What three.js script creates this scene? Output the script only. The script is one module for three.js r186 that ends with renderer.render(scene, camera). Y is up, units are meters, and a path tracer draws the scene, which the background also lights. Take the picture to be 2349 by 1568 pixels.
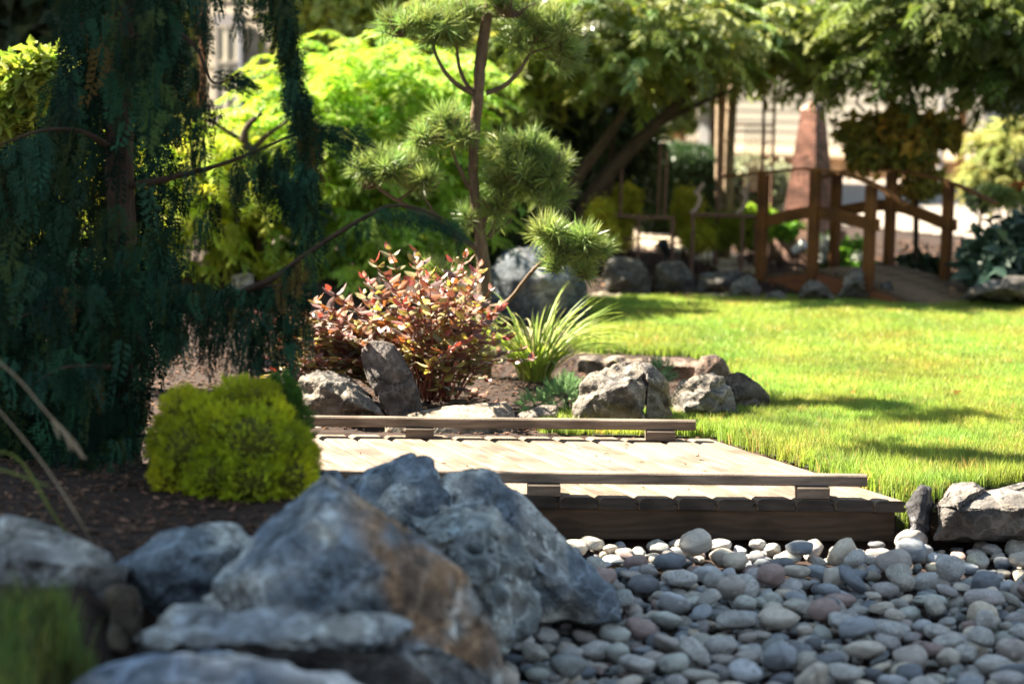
import * as THREE from 'three';
import { ConvexGeometry } from 'three/addons/geometries/ConvexGeometry.js';
import { ImprovedNoise } from 'three/addons/math/ImprovedNoise.js';
import { mergeGeometries, mergeVertices } from 'three/addons/utils/BufferGeometryUtils.js';

// ------------------------------------------------------------------ camera, sky, sun, exposure
const scene = new THREE.Scene();
const V = (x, y, z) => new THREE.Vector3(x, y, z);
const EYE = 1.57, PITCH = Math.atan(0.1181), ROLL = 0.018;
const camera = new THREE.PerspectiveCamera(2 * Math.atan(784 / 4886) * 180 / Math.PI, 1024 / 683, 0.3, 3000);
camera.rotation.order = 'YXZ';
camera.position.set(0, EYE, 0);
camera.rotation.set(-PITCH, 0, ROLL);
camera.focus = 8.2;
camera.userData.fStop = 1.9;
camera.updateMatrixWorld(true);
scene.add(camera);

const SUN = V(-0.65, 0.71, -0.27).normalize();
{   // a clear early autumn sky: pale towards the horizon, blue overhead, brighter round the sun
  const W = 128, H = 64, d = new Float32Array(W * H * 4);
  for (let y = 0; y < H; y++) for (let x = 0; x < W; x++) {
    const el = ((y + 0.5) / H - 0.5) * Math.PI, az = ((x + 0.5) / W - 0.5) * 2 * Math.PI, v = V(Math.cos(el) * Math.cos(az), Math.sin(el), Math.cos(el) * Math.sin(az));
    const t = Math.pow(Math.max(0, Math.sin(el)), 0.55), g = 1 + 0.8 * Math.pow(Math.max(0, v.dot(SUN)), 6), k = (y * W + x) * 4;
    const c = el > 0 ? [0.135 - 0.077 * t, 0.144 - 0.057 * t, 0.15 - 0.026 * t] : [0.072, 0.076, 0.067];
    for (let n = 0; n < 3; n++) d[k + n] = c[n] * (el > 0 ? g : 1);
    d[k + 3] = 1;
  }
  const sky = new THREE.DataTexture(d, W, H, THREE.RGBAFormat, THREE.FloatType);
  sky.mapping = THREE.EquirectangularReflectionMapping; sky.magFilter = THREE.LinearFilter; sky.needsUpdate = true;
  scene.background = sky; scene.environment = sky;
}
const sun = new THREE.DirectionalLight(new THREE.Color().setRGB(1.0, 0.9, 0.73), 5);
sun.name = 'sun';
sun.position.copy(SUN).multiplyScalar(40).add(V(0, 0, -10));
sun.target.position.set(0, 0, -10);
sun.castShadow = true;
sun.shadow.mapSize.set(4096, 4096);
Object.assign(sun.shadow.camera, { left: -22, right: 22, top: 22, bottom: -22, near: 1, far: 90 });
scene.add(sun, sun.target);

const renderer = new THREE.WebGLRenderer({ antialias: true });
renderer.setSize(1024, 683);
renderer.toneMapping = THREE.LinearToneMapping;
renderer.toneMappingExposure = 7.6;
renderer.shadowMap.enabled = true;

// ------------------------------------------------------------------ helpers
function mulberry(seed) {
  let a = seed >>> 0;
  const f = () => { a = (a + 0x6D2B79F5) | 0; let t = Math.imul(a ^ (a >>> 15), 1 | a); t = (t + Math.imul(t ^ (t >>> 7), 61 | t)) ^ t; return ((t ^ (t >>> 14)) >>> 0) / 4294967296; };
  f.r = (lo, hi) => lo + (hi - lo) * f();
  f.n = () => (f() + f() + f() - 1.5) * 1.155;
  f.pick = (list) => list[Math.floor(f() * list.length)];
  return f;
}
const IN = new ImprovedNoise();
const nz = (x, y, z) => IN.noise(x, y, z);
const fbm = (x, y, z, oct = 4) => { let s = 0, a = 0.5; for (let k = 0; k < oct; k++) { s += a * nz(x, y, z); x = x * 2.03 + 5.1; y = y * 2.03 + 1.7; z = z * 2.03 + 3.3; a *= 0.5; } return s; };
const clamp = (x, a = 0, b = 1) => Math.min(b, Math.max(a, x));
const ss = (a, b, x) => { const t = clamp((x - a) / (b - a)); return t * t * (3 - 2 * t); };
const lerp = (a, b, t) => a + (b - a) * t;
const rgb = (r, g, b) => new THREE.Color().setRGB(r, g, b);

// plan of the garden: read off as sight lines from where the photographer stood (dx, dy on a 2349 x 1568 sheet), with a distance or a height
const _m = camera.matrixWorld;
function sight(dx, dy) { return V((dx - 1174.5) / 4886, -(dy - 784) / 4886, -1).transformDirection(_m); }
function P(dx, dy, d) { const r = sight(dx, dy); return r.multiplyScalar(d / -r.z).add(camera.position); }
function G(dx, dy, h) { const r = sight(dx, dy); return r.multiplyScalar((h - EYE) / r.y).add(camera.position); }
const inPoly = (x, z, poly) => { let c = false; for (let i = 0, j = poly.length - 1; i < poly.length; j = i++) { const a = poly[i], b = poly[j]; if ((a.z > z) !== (b.z > z) && x < (b.x - a.x) * (z - a.z) / (b.z - a.z) + a.x) c = !c; } return c; };

const used = new Map();
function numbered(name) { const k = used.get(name) ?? 0; used.set(name, k + 1); return k ? name + '_' + String(k).padStart(3, '0') : name; }
function tag(o, label, category, group) { o.userData.label = label; o.userData.category = category; if (group) o.userData.group = group; return o; }
function thing(name, label, category, pos, group) {
  const o = new THREE.Group(); o.name = numbered(name);
  if (pos) o.position.copy(pos);
  scene.add(o);
  return tag(o, label, category, group);
}
function mesh(name, geo, mat, parent = scene, kind) {
  const m = new THREE.Mesh(geo, mat);
  m.name = parent === scene ? numbered(name) : name;
  m.castShadow = m.receiveShadow = true;
  if (kind) m.userData.kind = kind;
  parent.add(m);
  return m;
}
// part built in world coordinates under a thing whose origin is elsewhere
function part(name, geo, mat, parent, kind) {
  const m = mesh(name, geo, mat, parent, kind);
  let p = parent, off = V(0, 0, 0);
  while (p && p !== scene) { off.add(p.position); p = p.parent; }
  m.position.sub(off);
  return m;
}
function inst(name, geo, mat, mats, cols, parent = scene, kind = 'stuff') {
  const m = new THREE.InstancedMesh(geo, mat, mats.length);
  m.name = parent === scene ? numbered(name) : name;
  mats.forEach((t, i) => { m.setMatrixAt(i, t); if (cols) m.setColorAt(i, cols[i]); });
  m.castShadow = m.receiveShadow = true;
  if (kind) m.userData.kind = kind;
  parent.add(m);
  if (parent !== scene) { let p = parent; const off = V(0, 0, 0); while (p && p !== scene) { off.add(p.position); p = p.parent; } m.position.sub(off); }
  return m;
}
const _q = new THREE.Quaternion(), _e = new THREE.Euler(), _s = V(1, 1, 1), UPV = V(0, 1, 0);
function TR(pos, q, s) { return new THREE.Matrix4().compose(pos, q, typeof s === 'number' ? V(s, s, s) : s); }
const qEuler = (x, y, z) => new THREE.Quaternion().setFromEuler(new THREE.Euler(x, y, z, 'YXZ'));
// turns local +y onto dir, with a spin about it
function qAlong(dir, spin = 0) { return new THREE.Quaternion().setFromUnitVectors(UPV, dir.clone().normalize()).multiply(new THREE.Quaternion().setFromAxisAngle(UPV, spin)); }

class Tris {   // triangle soup -> geometry with flat or given normals
  constructor() { this.p = []; this.uv = []; }
  tri(a, b, c) { this.p.push(a.x, a.y, a.z, b.x, b.y, b.z, c.x, c.y, c.z); }
  quad(a, b, c, d) { this.tri(a, b, c); this.tri(a, c, d); }
  geo() { const g = new THREE.BufferGeometry(); g.setAttribute('position', new THREE.Float32BufferAttribute(this.p, 3)); g.computeVertexNormals(); return g; }
}
// tapered tube through points with radii
function limb(pts, radii, sides = 7, seg = 5, wob = 0) {
  const curve = new THREE.CatmullRomCurve3(pts, false, 'centripetal');
  const n = Math.max(2, (pts.length - 1) * seg), pos = [], idx = [], uv = [];
  let u = V(1, 0.13, 0.21), len = 0, prev = null;
  for (let i = 0; i <= n; i++) {
    const t = i / n, c = curve.getPoint(t), tan = curve.getTangent(t);
    if (prev) len += c.distanceTo(prev); prev = c;
    u = u.clone().addScaledVector(tan, -u.dot(tan)).normalize();
    const w = tan.clone().cross(u), k = t * (radii.length - 1), j = Math.min(radii.length - 2, Math.floor(k)), r0 = lerp(radii[j], radii[j + 1], k - j);
    for (let s = 0; s <= sides; s++) {
      const a = s / sides * Math.PI * 2, r = r0 * (1 + wob * nz(c.x * 30 + Math.cos(a), c.y * 22, c.z * 30 + Math.sin(a)));
      pos.push(c.x + (u.x * Math.cos(a) + w.x * Math.sin(a)) * r, c.y + (u.y * Math.cos(a) + w.y * Math.sin(a)) * r, c.z + (u.z * Math.cos(a) + w.z * Math.sin(a)) * r);
      uv.push(s / sides * r0 * 6.3, len);
    }
  }
  for (let i = 0; i < n; i++) for (let s = 0; s < sides; s++) { const a = i * (sides + 1) + s, b = a + sides + 1; idx.push(a, a + 1, b, a + 1, b + 1, b); }
  const g = new THREE.BufferGeometry();
  g.setAttribute('position', new THREE.Float32BufferAttribute(pos, 3));
  g.setAttribute('uv', new THREE.Float32BufferAttribute(uv, 2));
  g.setIndex(idx); g.computeVertexNormals();
  return g;
}
// box with eased edges between two corner vectors, uv in metres
function bar(a, b, w, h, up = UPV, ease = 0.004) {   // from a to b (ends), width w across, height h along up
  const dir = b.clone().sub(a), L = dir.length(); dir.normalize();
  const side = dir.clone().cross(up).normalize(), u = side.clone().cross(dir).normalize();
  const s = new THREE.Shape(), x = w / 2, y = h / 2, e = Math.min(ease, x * 0.4, y * 0.4);
  s.moveTo(-x + e, -y); s.lineTo(x - e, -y); s.lineTo(x, -y + e); s.lineTo(x, y - e); s.lineTo(x - e, y); s.lineTo(-x + e, y); s.lineTo(-x, y - e); s.lineTo(-x, -y + e); s.closePath();
  const g = new THREE.ExtrudeGeometry(s, { depth: L, bevelEnabled: false, steps: 1 });
  boxUV(g);
  g.applyMatrix4(new THREE.Matrix4().makeBasis(side, u, dir.clone()).setPosition(a));
  g.computeVertexNormals();
  return g;
}
function boxUV(g, ox = 0, oy = 0) {   // uv by the dominant axis, metres; grain runs along z -> u
  const p = g.attributes.position, n = g.attributes.normal, uv = new Float32Array(p.count * 2);
  for (let i = 0; i < p.count; i++) {
    const ax = Math.abs(n.getX(i)), ay = Math.abs(n.getY(i)), az = Math.abs(n.getZ(i));
    if (az > ax && az > ay) { uv[2 * i] = p.getX(i) + ox; uv[2 * i + 1] = p.getY(i) + oy; }
    else if (ax > ay) { uv[2 * i] = p.getZ(i) + ox; uv[2 * i + 1] = p.getY(i) + oy; }
    else { uv[2 * i] = p.getZ(i) + ox; uv[2 * i + 1] = p.getX(i) + oy; }
  }
  g.setAttribute('uv', new THREE.BufferAttribute(uv, 2));
  return g;
}

// ------------------------------------------------------------------ textures (what surfaces are made of)
function lattice(seed) { const r = mulberry(seed), t = new Float32Array(65536); for (let i = 0; i < 65536; i++) t[i] = r(); return t; }
const LAT = lattice(77);
function pn(u, v, per, pv = per) {   // periodic value noise, u v in 0..1
  const x = u * per, y = v * pv, xi = Math.floor(x), yi = Math.floor(y), fx = x - xi, fy = y - yi, sx = fx * fx * (3 - 2 * fx), sy = fy * fy * (3 - 2 * fy);
  const h = (i, j) => LAT[((((i % per) + per) % per) * 131 + (((j % pv) + pv) % pv) * 17 + per * 7 + pv * 291) & 65535];
  return lerp(lerp(h(xi, yi), h(xi + 1, yi), sx), lerp(h(xi, yi + 1), h(xi + 1, yi + 1), sx), sy);
}
function pf(u, v, per, oct = 4, pv = per) { let s = 0, a = 0.5, t = 0; for (let k = 0; k < oct; k++) { s += a * pn(u, v, per, pv); t += a; a *= 0.5; per *= 2; pv *= 2; } return s / t; }
function texture(size, fn, srgb, repeat) {
  const d = new Uint8Array(size * size * 4);
  for (let y = 0; y < size; y++) for (let x = 0; x < size; x++) {
    const c = fn(x / size, y / size), k = (y * size + x) * 4;
    for (let j = 0; j < 3; j++) d[k + j] = clamp(typeof c === 'number' ? c : c[j]) * 255;
    d[k + 3] = 255;
  }
  const t = new THREE.DataTexture(d, size, size);
  t.wrapS = t.wrapT = THREE.RepeatWrapping; t.magFilter = THREE.LinearFilter; t.minFilter = THREE.LinearMipmapLinearFilter; t.generateMipmaps = true;
  if (srgb) t.colorSpace = THREE.SRGBColorSpace;
  if (repeat) t.repeat.set(repeat, repeat);
  t.needsUpdate = true;
  return t;
}
const rep = (t, a, b = a) => { const c = t.clone(); c.repeat.set(a, b); c.needsUpdate = true; return c; };
const grain = (u, v) => { const w = pf(u, v, 3, 3, 6) * 0.05, s = pf(u, v + w, 4, 4, 64), ring = 0.5 + 0.5 * Math.sin((v + w * 2.2 + 0.02 * pf(u, v, 2, 2)) * 6.283 * 22); return [s, ring]; };
const woodMap = texture(512, (u, v) => { const [s, r] = grain(u, v), k = 0.72 + 0.2 * s + 0.09 * r, st = pf(u, v, 3, 4, 5), d = 1 - 0.22 * ss(0.58, 0.75, st); return [k * d, k * d * (0.985 - 0.03 * st), k * d * (0.97 - 0.05 * st)]; }, true, 1.4);
const woodBump = texture(512, (u, v) => { const [s, r] = grain(u, v); return 0.55 * s + 0.25 * r + 0.2 * pn(u, v, 128, 256); }, false, 1.4);
const rockMap = texture(1024, (u, v) => {
  const a = pf(u, v, 5, 6), b = pf(u + 0.37, v + 0.11, 24, 4), vein = Math.pow(1 - Math.abs(2 * pf(u, v + 0.5, 6, 5) - 1), 14), sp = pn(u, v, 256);
  const k = 0.4 + 0.56 * a + 0.34 * (b - 0.5) + 0.22 * (sp - 0.5) + 0.3 * vein - 0.35 * Math.pow(1 - Math.abs(2 * pf(u + 0.8, v + 0.1, 4, 6) - 1), 30), w = pf(u + 0.2, v + 0.7, 3, 4);
  return [k * (0.96 + 0.1 * w), k * (0.98 + 0.03 * w), k * (1.03 - 0.08 * w)];
}, true, 1.6);
const rockBump = texture(1024, (u, v) => { const a = pf(u, v, 8, 6), r = 1 - Math.abs(2 * pf(u + 0.3, v, 14, 4) - 1), c = pf(u, v + 0.3, 60, 3); return 0.45 * a + 0.25 * r + 0.3 * c; }, false, 1.6);
const speckMap = texture(512, (u, v) => { const a = pf(u, v, 4, 5), s = pn(u, v, 96), s2 = pn(u + 0.3, v + 0.2, 160), vein = Math.pow(1 - Math.abs(2 * pf(u + 0.6, v, 3, 4) - 1), 22); const k = 0.76 + 0.24 * a + 0.2 * (s > 0.72 ? -0.9 : 0.12) * s2 + 0.2 * vein; return [k, k, k * 1.01]; }, true);
const graniteMap = texture(512, (u, v) => { const s = pn(u, v, 110), s2 = pn(u + 0.3, v + 0.2, 150), a = pf(u, v, 5, 4); const k = 0.68 + 0.24 * a + (s > 0.6 ? -0.38 : 0.1) + (s2 > 0.7 ? 0.2 : 0); return [k, k, k]; }, true);
const fineBump = texture(512, (u, v) => 0.5 * pf(u, v, 24, 5) + 0.5 * pn(u, v, 160), false);
const barkMap = texture(512, (u, v) => { const a = pf(u, v, 12, 5, 5), r = 1 - Math.abs(2 * pf(u, v, 16, 4, 6) - 1); const k = 0.45 + 0.4 * a + 0.2 * r; return [k, k * 0.97, k * 0.93]; }, true, 3);
const barkBump = texture(512, (u, v) => { const r = 1 - Math.abs(2 * pf(u, v, 16, 5, 6) - 1); return 0.6 * pf(u, v, 12, 5, 5) + 0.4 * r; }, false, 3);
const soilMap = texture(512, (u, v) => { const a = pf(u, v, 20, 5), b = pf(u + 0.4, v, 5, 4), k = 0.4 + 0.5 * a + 0.25 * (b - 0.5); return [k, k * 0.95, k * 0.92]; }, true, 1.2);

const std = (color, o = {}) => new THREE.MeshPhysicalMaterial({ color, roughness: 0.9, specularIntensity: 0.6, ...o });
const leafMat = (r, g, b, through = 0.45, coat = 0.25, o = {}) => new THREE.MeshPhysicalMaterial({ color: rgb(r, g, b), roughness: 0.95, transmission: through, thickness: 0, clearcoat: coat, clearcoatRoughness: 0.38, specularIntensity: 0.4, side: THREE.DoubleSide, ...o });
const M = {
  deck: std(rgb(0.265, 0.212, 0.165), { map: woodMap, bumpMap: woodBump, bumpScale: 0.0022, roughness: 0.82 }),
  endgrain: std(rgb(0.05, 0.045, 0.042), { map: woodMap, bumpMap: woodBump, bumpScale: 0.004 }),
  rail: std(rgb(0.27, 0.225, 0.185), { map: woodMap, bumpMap: woodBump, bumpScale: 0.003 }),
  joist: std(rgb(0.07, 0.052, 0.038), { map: woodMap, bumpMap: woodBump, bumpScale: 0.003 }),
  cedarwood: std(rgb(0.2, 0.082, 0.02), {  map: woodMap, bumpMap: woodBump, bumpScale: 0.003, roughness: 0.75 }),
  soil: std(rgb(0.062, 0.037, 0.026), { map: soilMap, bumpMap: soilMap, bumpScale: 0.02, roughness: 1 }),
  turf: std(rgb(0.05, 0.075, 0.018), { map: soilMap, roughness: 1 }),
  bark: std(rgb(0.20, 0.15, 0.105), { map: barkMap, bumpMap: barkBump, bumpScale: 0.012 }),
  darkbark: std(rgb(0.10, 0.07, 0.05), { map: barkMap, bumpMap: barkBump, bumpScale: 0.012 }),
  palebark: std(rgb(0.36, 0.28, 0.2), { map: barkMap, bumpMap: barkBump, bumpScale: 0.008 }),
};
// ------------------------------------------------------------------ the deck's plan (needed by the terrain)
const DECK = 0.15;
const dFR = G(2080, 1148, DECK), dFL0 = G(1357, 1141, DECK), dBR = G(1636, 1006, DECK);
const along = dFR.clone().sub(dFL0).normalize();                 // front edge, left to right
const across = dBR.clone().sub(dFR);                             // board direction, front to back (skewed)
const N_BOARDS = 15, BOARD = 0.14;
const deckPoly = (grow) => { const a = dFR.clone().addScaledVector(along, grow).addScaledVector(across, -grow * 0.6), b = dFR.clone().addScaledVector(along, -N_BOARDS * BOARD - grow).addScaledVector(across, -grow * 0.6); return [a, b, b.clone().addScaledVector(across, 1 + 1.2 * grow), a.clone().addScaledVector(across, 1 + 1.2 * grow)]; };
const DP = deckPoly(0.03);
const frontD = (x) => -(dFR.z + along.z / along.x * (x - dFR.x));   // distance of the deck's front line at x

// ------------------------------------------------------------------ terrain height
function T(x, z) {
  const d = -z, f = frontD(clamp(x, -3, 3));
  let h = 0.13 + 0.1 * ss(14.95, 15.5, d) + 0.2 * ss(15.5, 25, d) + 0.02 * nz(x * 0.6, d * 0.6, 3.1) * ss(9, 12, d);
  const bank = lerp(0.41, 0.2, ss(6.2, 6.9, d) * ss(-1.1, -0.6, x)) * (1 - ss(-0.52, -0.2, x) * 1) + 0.02 * nz(x * 2.2, d * 2.2, 7.7);
  const low = lerp(-0.05, bank, 1 - ss(-0.55, -0.15, x));
  let front = low - 0.27 * ss(-0.95, -0.85, x) * (1 - ss(-0.6, -0.4, x)) * (1 - ss(4.9, 5.15, d));
  h = lerp(front, h, ss(f + 0.02, f + 0.24, d) * (x > -0.6 ? 1 : ss(6.6, 7.6, d)));
  if (x < -0.6) h = lerp(front, 0.14, ss(6.4, 7.6, d));
  if (inPoly(x, z, DP)) h = Math.min(h, 0.055);
  h += 0.05 * ss(9.2, 10, d) * (1 - ss(10, 11.5, d)) * (1 - ss(0.3, 0.9, Math.abs(x + 0.25)));
  h += 0.26 * ss(12.2, 13.4, d) * (1 - ss(15, 17, d)) * (1 - ss(-1.3, -0.7, x));
  return h;
}
function GT(dx, dy) { let h = 0.2, p; for (let k = 0; k < 12; k++) { p = G(dx, dy, h); h = lerp(h, T(p.x, p.z), 0.7); } p.y = T(p.x, p.z); return p; }
function sheet(xs, zs, mat, name, keep, lift = 0) {
  const pos = [], uv = [], idx = [], W = xs.length;
  for (const z of zs) for (const x of xs) { pos.push(x, T(x, z) + lift, z); uv.push(x, z); }
  for (let j = 0; j < zs.length - 1; j++) for (let i = 0; i < W - 1; i++) {
    if (keep && !keep((xs[i] + xs[i + 1]) / 2, (zs[j] + zs[j + 1]) / 2)) continue;
    const a = j * W + i; idx.push(a, a + W, a + 1, a + 1, a + W, a + W + 1);
  }
  const g = new THREE.BufferGeometry();
  g.setAttribute('position', new THREE.Float32BufferAttribute(pos, 3)); g.setAttribute('uv', new THREE.Float32BufferAttribute(uv, 2));
  g.setIndex(idx); g.computeVertexNormals();
  return mesh(name, g, mat, scene, 'structure');
}
const range = (a, b, s) => { const r = []; for (let x = a; x < b - 1e-6; x += s) r.push(x); r.push(b); return r; };
sheet([-400, -150, -60, -30, -15, -8, ...range(-5, 7, 0.08), 10, 15, 30, 60, 150, 400], [-900, -300, -120, -60, -40, -30, ...range(-27, -17, 0.25), ...range(-16.8, -3, 0.08), 0, 5, 15, 40, 150], M.soil, 'ground');

// ------------------------------------------------------------------ lawn
const lawnPoly = [[2083, 1149], [1640, 1004], [1400, 1000], [1240, 996], [1240, 962], [1400, 958], [1560, 958], [1700, 948], [1795, 935], [1690, 845], [1600, 815], [1340, 806], [1330, 740], [1345, 697], [1500, 693], [1760, 691], [1950, 690], [2349, 674], [2900, 655], [2900, 1090], [2349, 1112], [2200, 1125], [2130, 1140]].map(([a, b]) => G(a, b, 0.13));
sheet(range(-1.6, 6.5, 0.05), range(-16, -7.3, 0.05), M.turf, 'lawn', (x, z) => inPoly(x, z, lawnPoly) && !inPoly(x, z, DP), 0.008);

function grassTuft(seed, n, spread, hMin, hMax, w) {
  const r = mulberry(seed), t = new Tris();
  for (let i = 0; i < n; i++) {
    const a = r() * 6.283, q = Math.sqrt(r()) * spread, x = Math.cos(a) * q, z = Math.sin(a) * q, h = r.r(hMin, hMax), l = r.r(0.1, 0.55) * h, la = r() * 6.283, lx = Math.cos(la) * l, lz = Math.sin(la) * l, fa = r() * 3.14, fx = Math.cos(fa) * w / 2, fz = Math.sin(fa) * w / 2;
    const a0 = V(x - fx, -0.01, z - fz), b0 = V(x + fx, -0.01, z + fz), a1 = V(x + lx * 0.35 - fx * 0.8, h * 0.6, z + lz * 0.35 - fz * 0.8), b1 = V(x + lx * 0.35 + fx * 0.8, h * 0.6, z + lz * 0.35 + fz * 0.8), c = V(x + lx, h, z + lz);
    t.quad(a0, b0, b1, a1); t.tri(a1, b1, c);
  }
  return t.geo();
}
const grassMat = leafMat(0.275, 0.365, 0.05, 0.5, 0.4);
{
  const r = mulberry(11), kinds = [], cols = [];
  const near = [0, 1, 2].map((k) => grassTuft(100 + k, 16, 0.035, 0.025, 0.06, 0.0036)), tall = [0, 1, 2].map((k) => grassTuft(120 + k, 14, 0.04, 0.04, 0.09, 0.0042)), far = [0, 1].map((k) => grassTuft(140 + k, 22, 0.075, 0.025, 0.055, 0.0065));
  const lists = [near, tall, far].map((l) => l.map(() => [[], []]));
  const put = (set, x, z, s) => { const far = set === 2 ? 0.55 : 1, l = r.pick(lists[set]); l[0].push(TR(V(x, T(x, z) + 0.006, z), qEuler(0, r() * 6.283, 0), V(s, s * r.r(0.75, 1.2), s))); const k = r.r(0.7, 1.15) * (1 + far * (0.5 * nz(x * 1.3, z * 1.3, 2) + 0.35 * nz(x * 5, z * 5, 4))), y = r() < 0.06 ? 1 : 0; l[1].push(rgb(k * (1 + 0.35 * nz(x * 2.1, z * 2.1, 9) + 0.9 * y), k * (1 - 0.05 * y), k * (1 + y))); };
  const deckEdge = (x, z) => { const v = V(x, 0, z).sub(dFR), t = (v.x * across.x + v.z * across.z) / (across.x ** 2 + across.z ** 2), q = clamp(t); return Math.hypot(v.x - across.x * q, v.z - across.z * q); };
  let tries = 0, made = 0;
  while (made < 17000 && tries++ < 90000) {   // near part
    const d = r.r(7.4, 11.2), x = r.r(-0.6, d * 0.262);
    if (!inPoly(x, -d, lawnPoly) || inPoly(x, -d, DP)) continue;
    made++;
    const e = deckEdge(x, -d), rim = e < 0.5 || d < 8.3 || (d < 9.0 && x < 1.0);
    put(rim && r() < 0.75 ? 1 : 0, x, -d, rim ? r.r(0.55, 1.0) * (1 - 0.4 * ss(0.1, 0.6, e) * ss(7.8, 8.6, d)) : r.r(0.75, 1.05));
  }
  made = tries = 0;
  while (made < 17000 && tries++ < 90000) { const d = 10.2 + 5 * r(), x = r.r(-0.2, d * 0.275); if (!inPoly(x, -d, lawnPoly)) continue; made++; put(2, x, -d, r.r(0.8, 1.15)); }
  const L = new THREE.Group(); L.name = 'grass'; L.userData.kind = 'stuff'; tag(L, 'bright mown green grass covering the lawn beside the boardwalk', 'grass'); scene.add(L);
  lists.flat().forEach((l, i) => { const geo = [...near, ...tall, ...far][i]; inst('grass_blades', geo, grassMat, l[0], l[1], L); });
}
// dark grass behind the nearest stones, lower left of the photograph
{
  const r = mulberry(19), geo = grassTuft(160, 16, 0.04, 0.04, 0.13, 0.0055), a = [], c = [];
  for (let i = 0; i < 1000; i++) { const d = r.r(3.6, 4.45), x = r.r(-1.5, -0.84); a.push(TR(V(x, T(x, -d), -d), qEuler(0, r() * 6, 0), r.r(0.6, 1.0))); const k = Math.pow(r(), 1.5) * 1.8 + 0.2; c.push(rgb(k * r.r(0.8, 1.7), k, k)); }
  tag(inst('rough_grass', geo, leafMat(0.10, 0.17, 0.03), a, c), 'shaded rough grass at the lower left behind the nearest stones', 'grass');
}
// bark mulch
{
  const r = mulberry(23), base = [0, 1, 2].map((k) => { const g = new THREE.IcosahedronGeometry(1, 0); const p = g.attributes.position, q = mulberry(k + 5), o = [q.r(0.7, 1.2), q.r(0.2, 0.4), q.r(0.35, 0.6)]; for (let i = 0; i < p.count; i++) p.setXYZ(i, p.getX(i) * o[0], p.getY(i) * o[1], p.getZ(i) * o[2]); g.computeVertexNormals(); return g; });
  const mat = std(rgb(0.1, 0.056, 0.036), { roughness: 0.95 }), sets = base.map(() => [[], []]);
  const put = (x, z, s) => { const l = r.pick(sets); l[0].push(TR(V(x, T(x, z) + r.r(0, 0.008), z), qEuler(r.n() * 0.4, r() * 6.28, r.n() * 0.4), s)); const k = r() < 0.04 ? r.r(1.8, 3) : r.r(0.35, 1.25); l[1].push(rgb(k, k * r.r(0.9, 1.05), k * r.r(0.85, 1.05))); };
  for (let i = 0; i < 7000; i++) { const d = r.r(8.85, 11.4), x = r.r(-2.6, 0.95); if (!inPoly(x, -d, lawnPoly)) put(x, -d, r.r(0.006, 0.018)); }
  for (let i = 0; i < 4500; i++) { const d = r.r(4.9, 7.6), x = r.r(-1.75, -0.4); put(x, -d, r.r(0.005, 0.017)); }
  for (let i = 0; i < 5000; i++) { const d = r.r(15.0, 19), x = r.r(0.2, 5); put(x, -d, r.r(0.015, 0.035)); }
  const L = new THREE.Group(); L.name = 'bark_mulch'; L.userData.kind = 'stuff'; tag(L, 'brown bark mulch spread over the planting beds', 'mulch'); scene.add(L);
  sets.forEach((l, i) => inst('bark_chips', base[i], mat, l[0], l[1], L));
}

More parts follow.
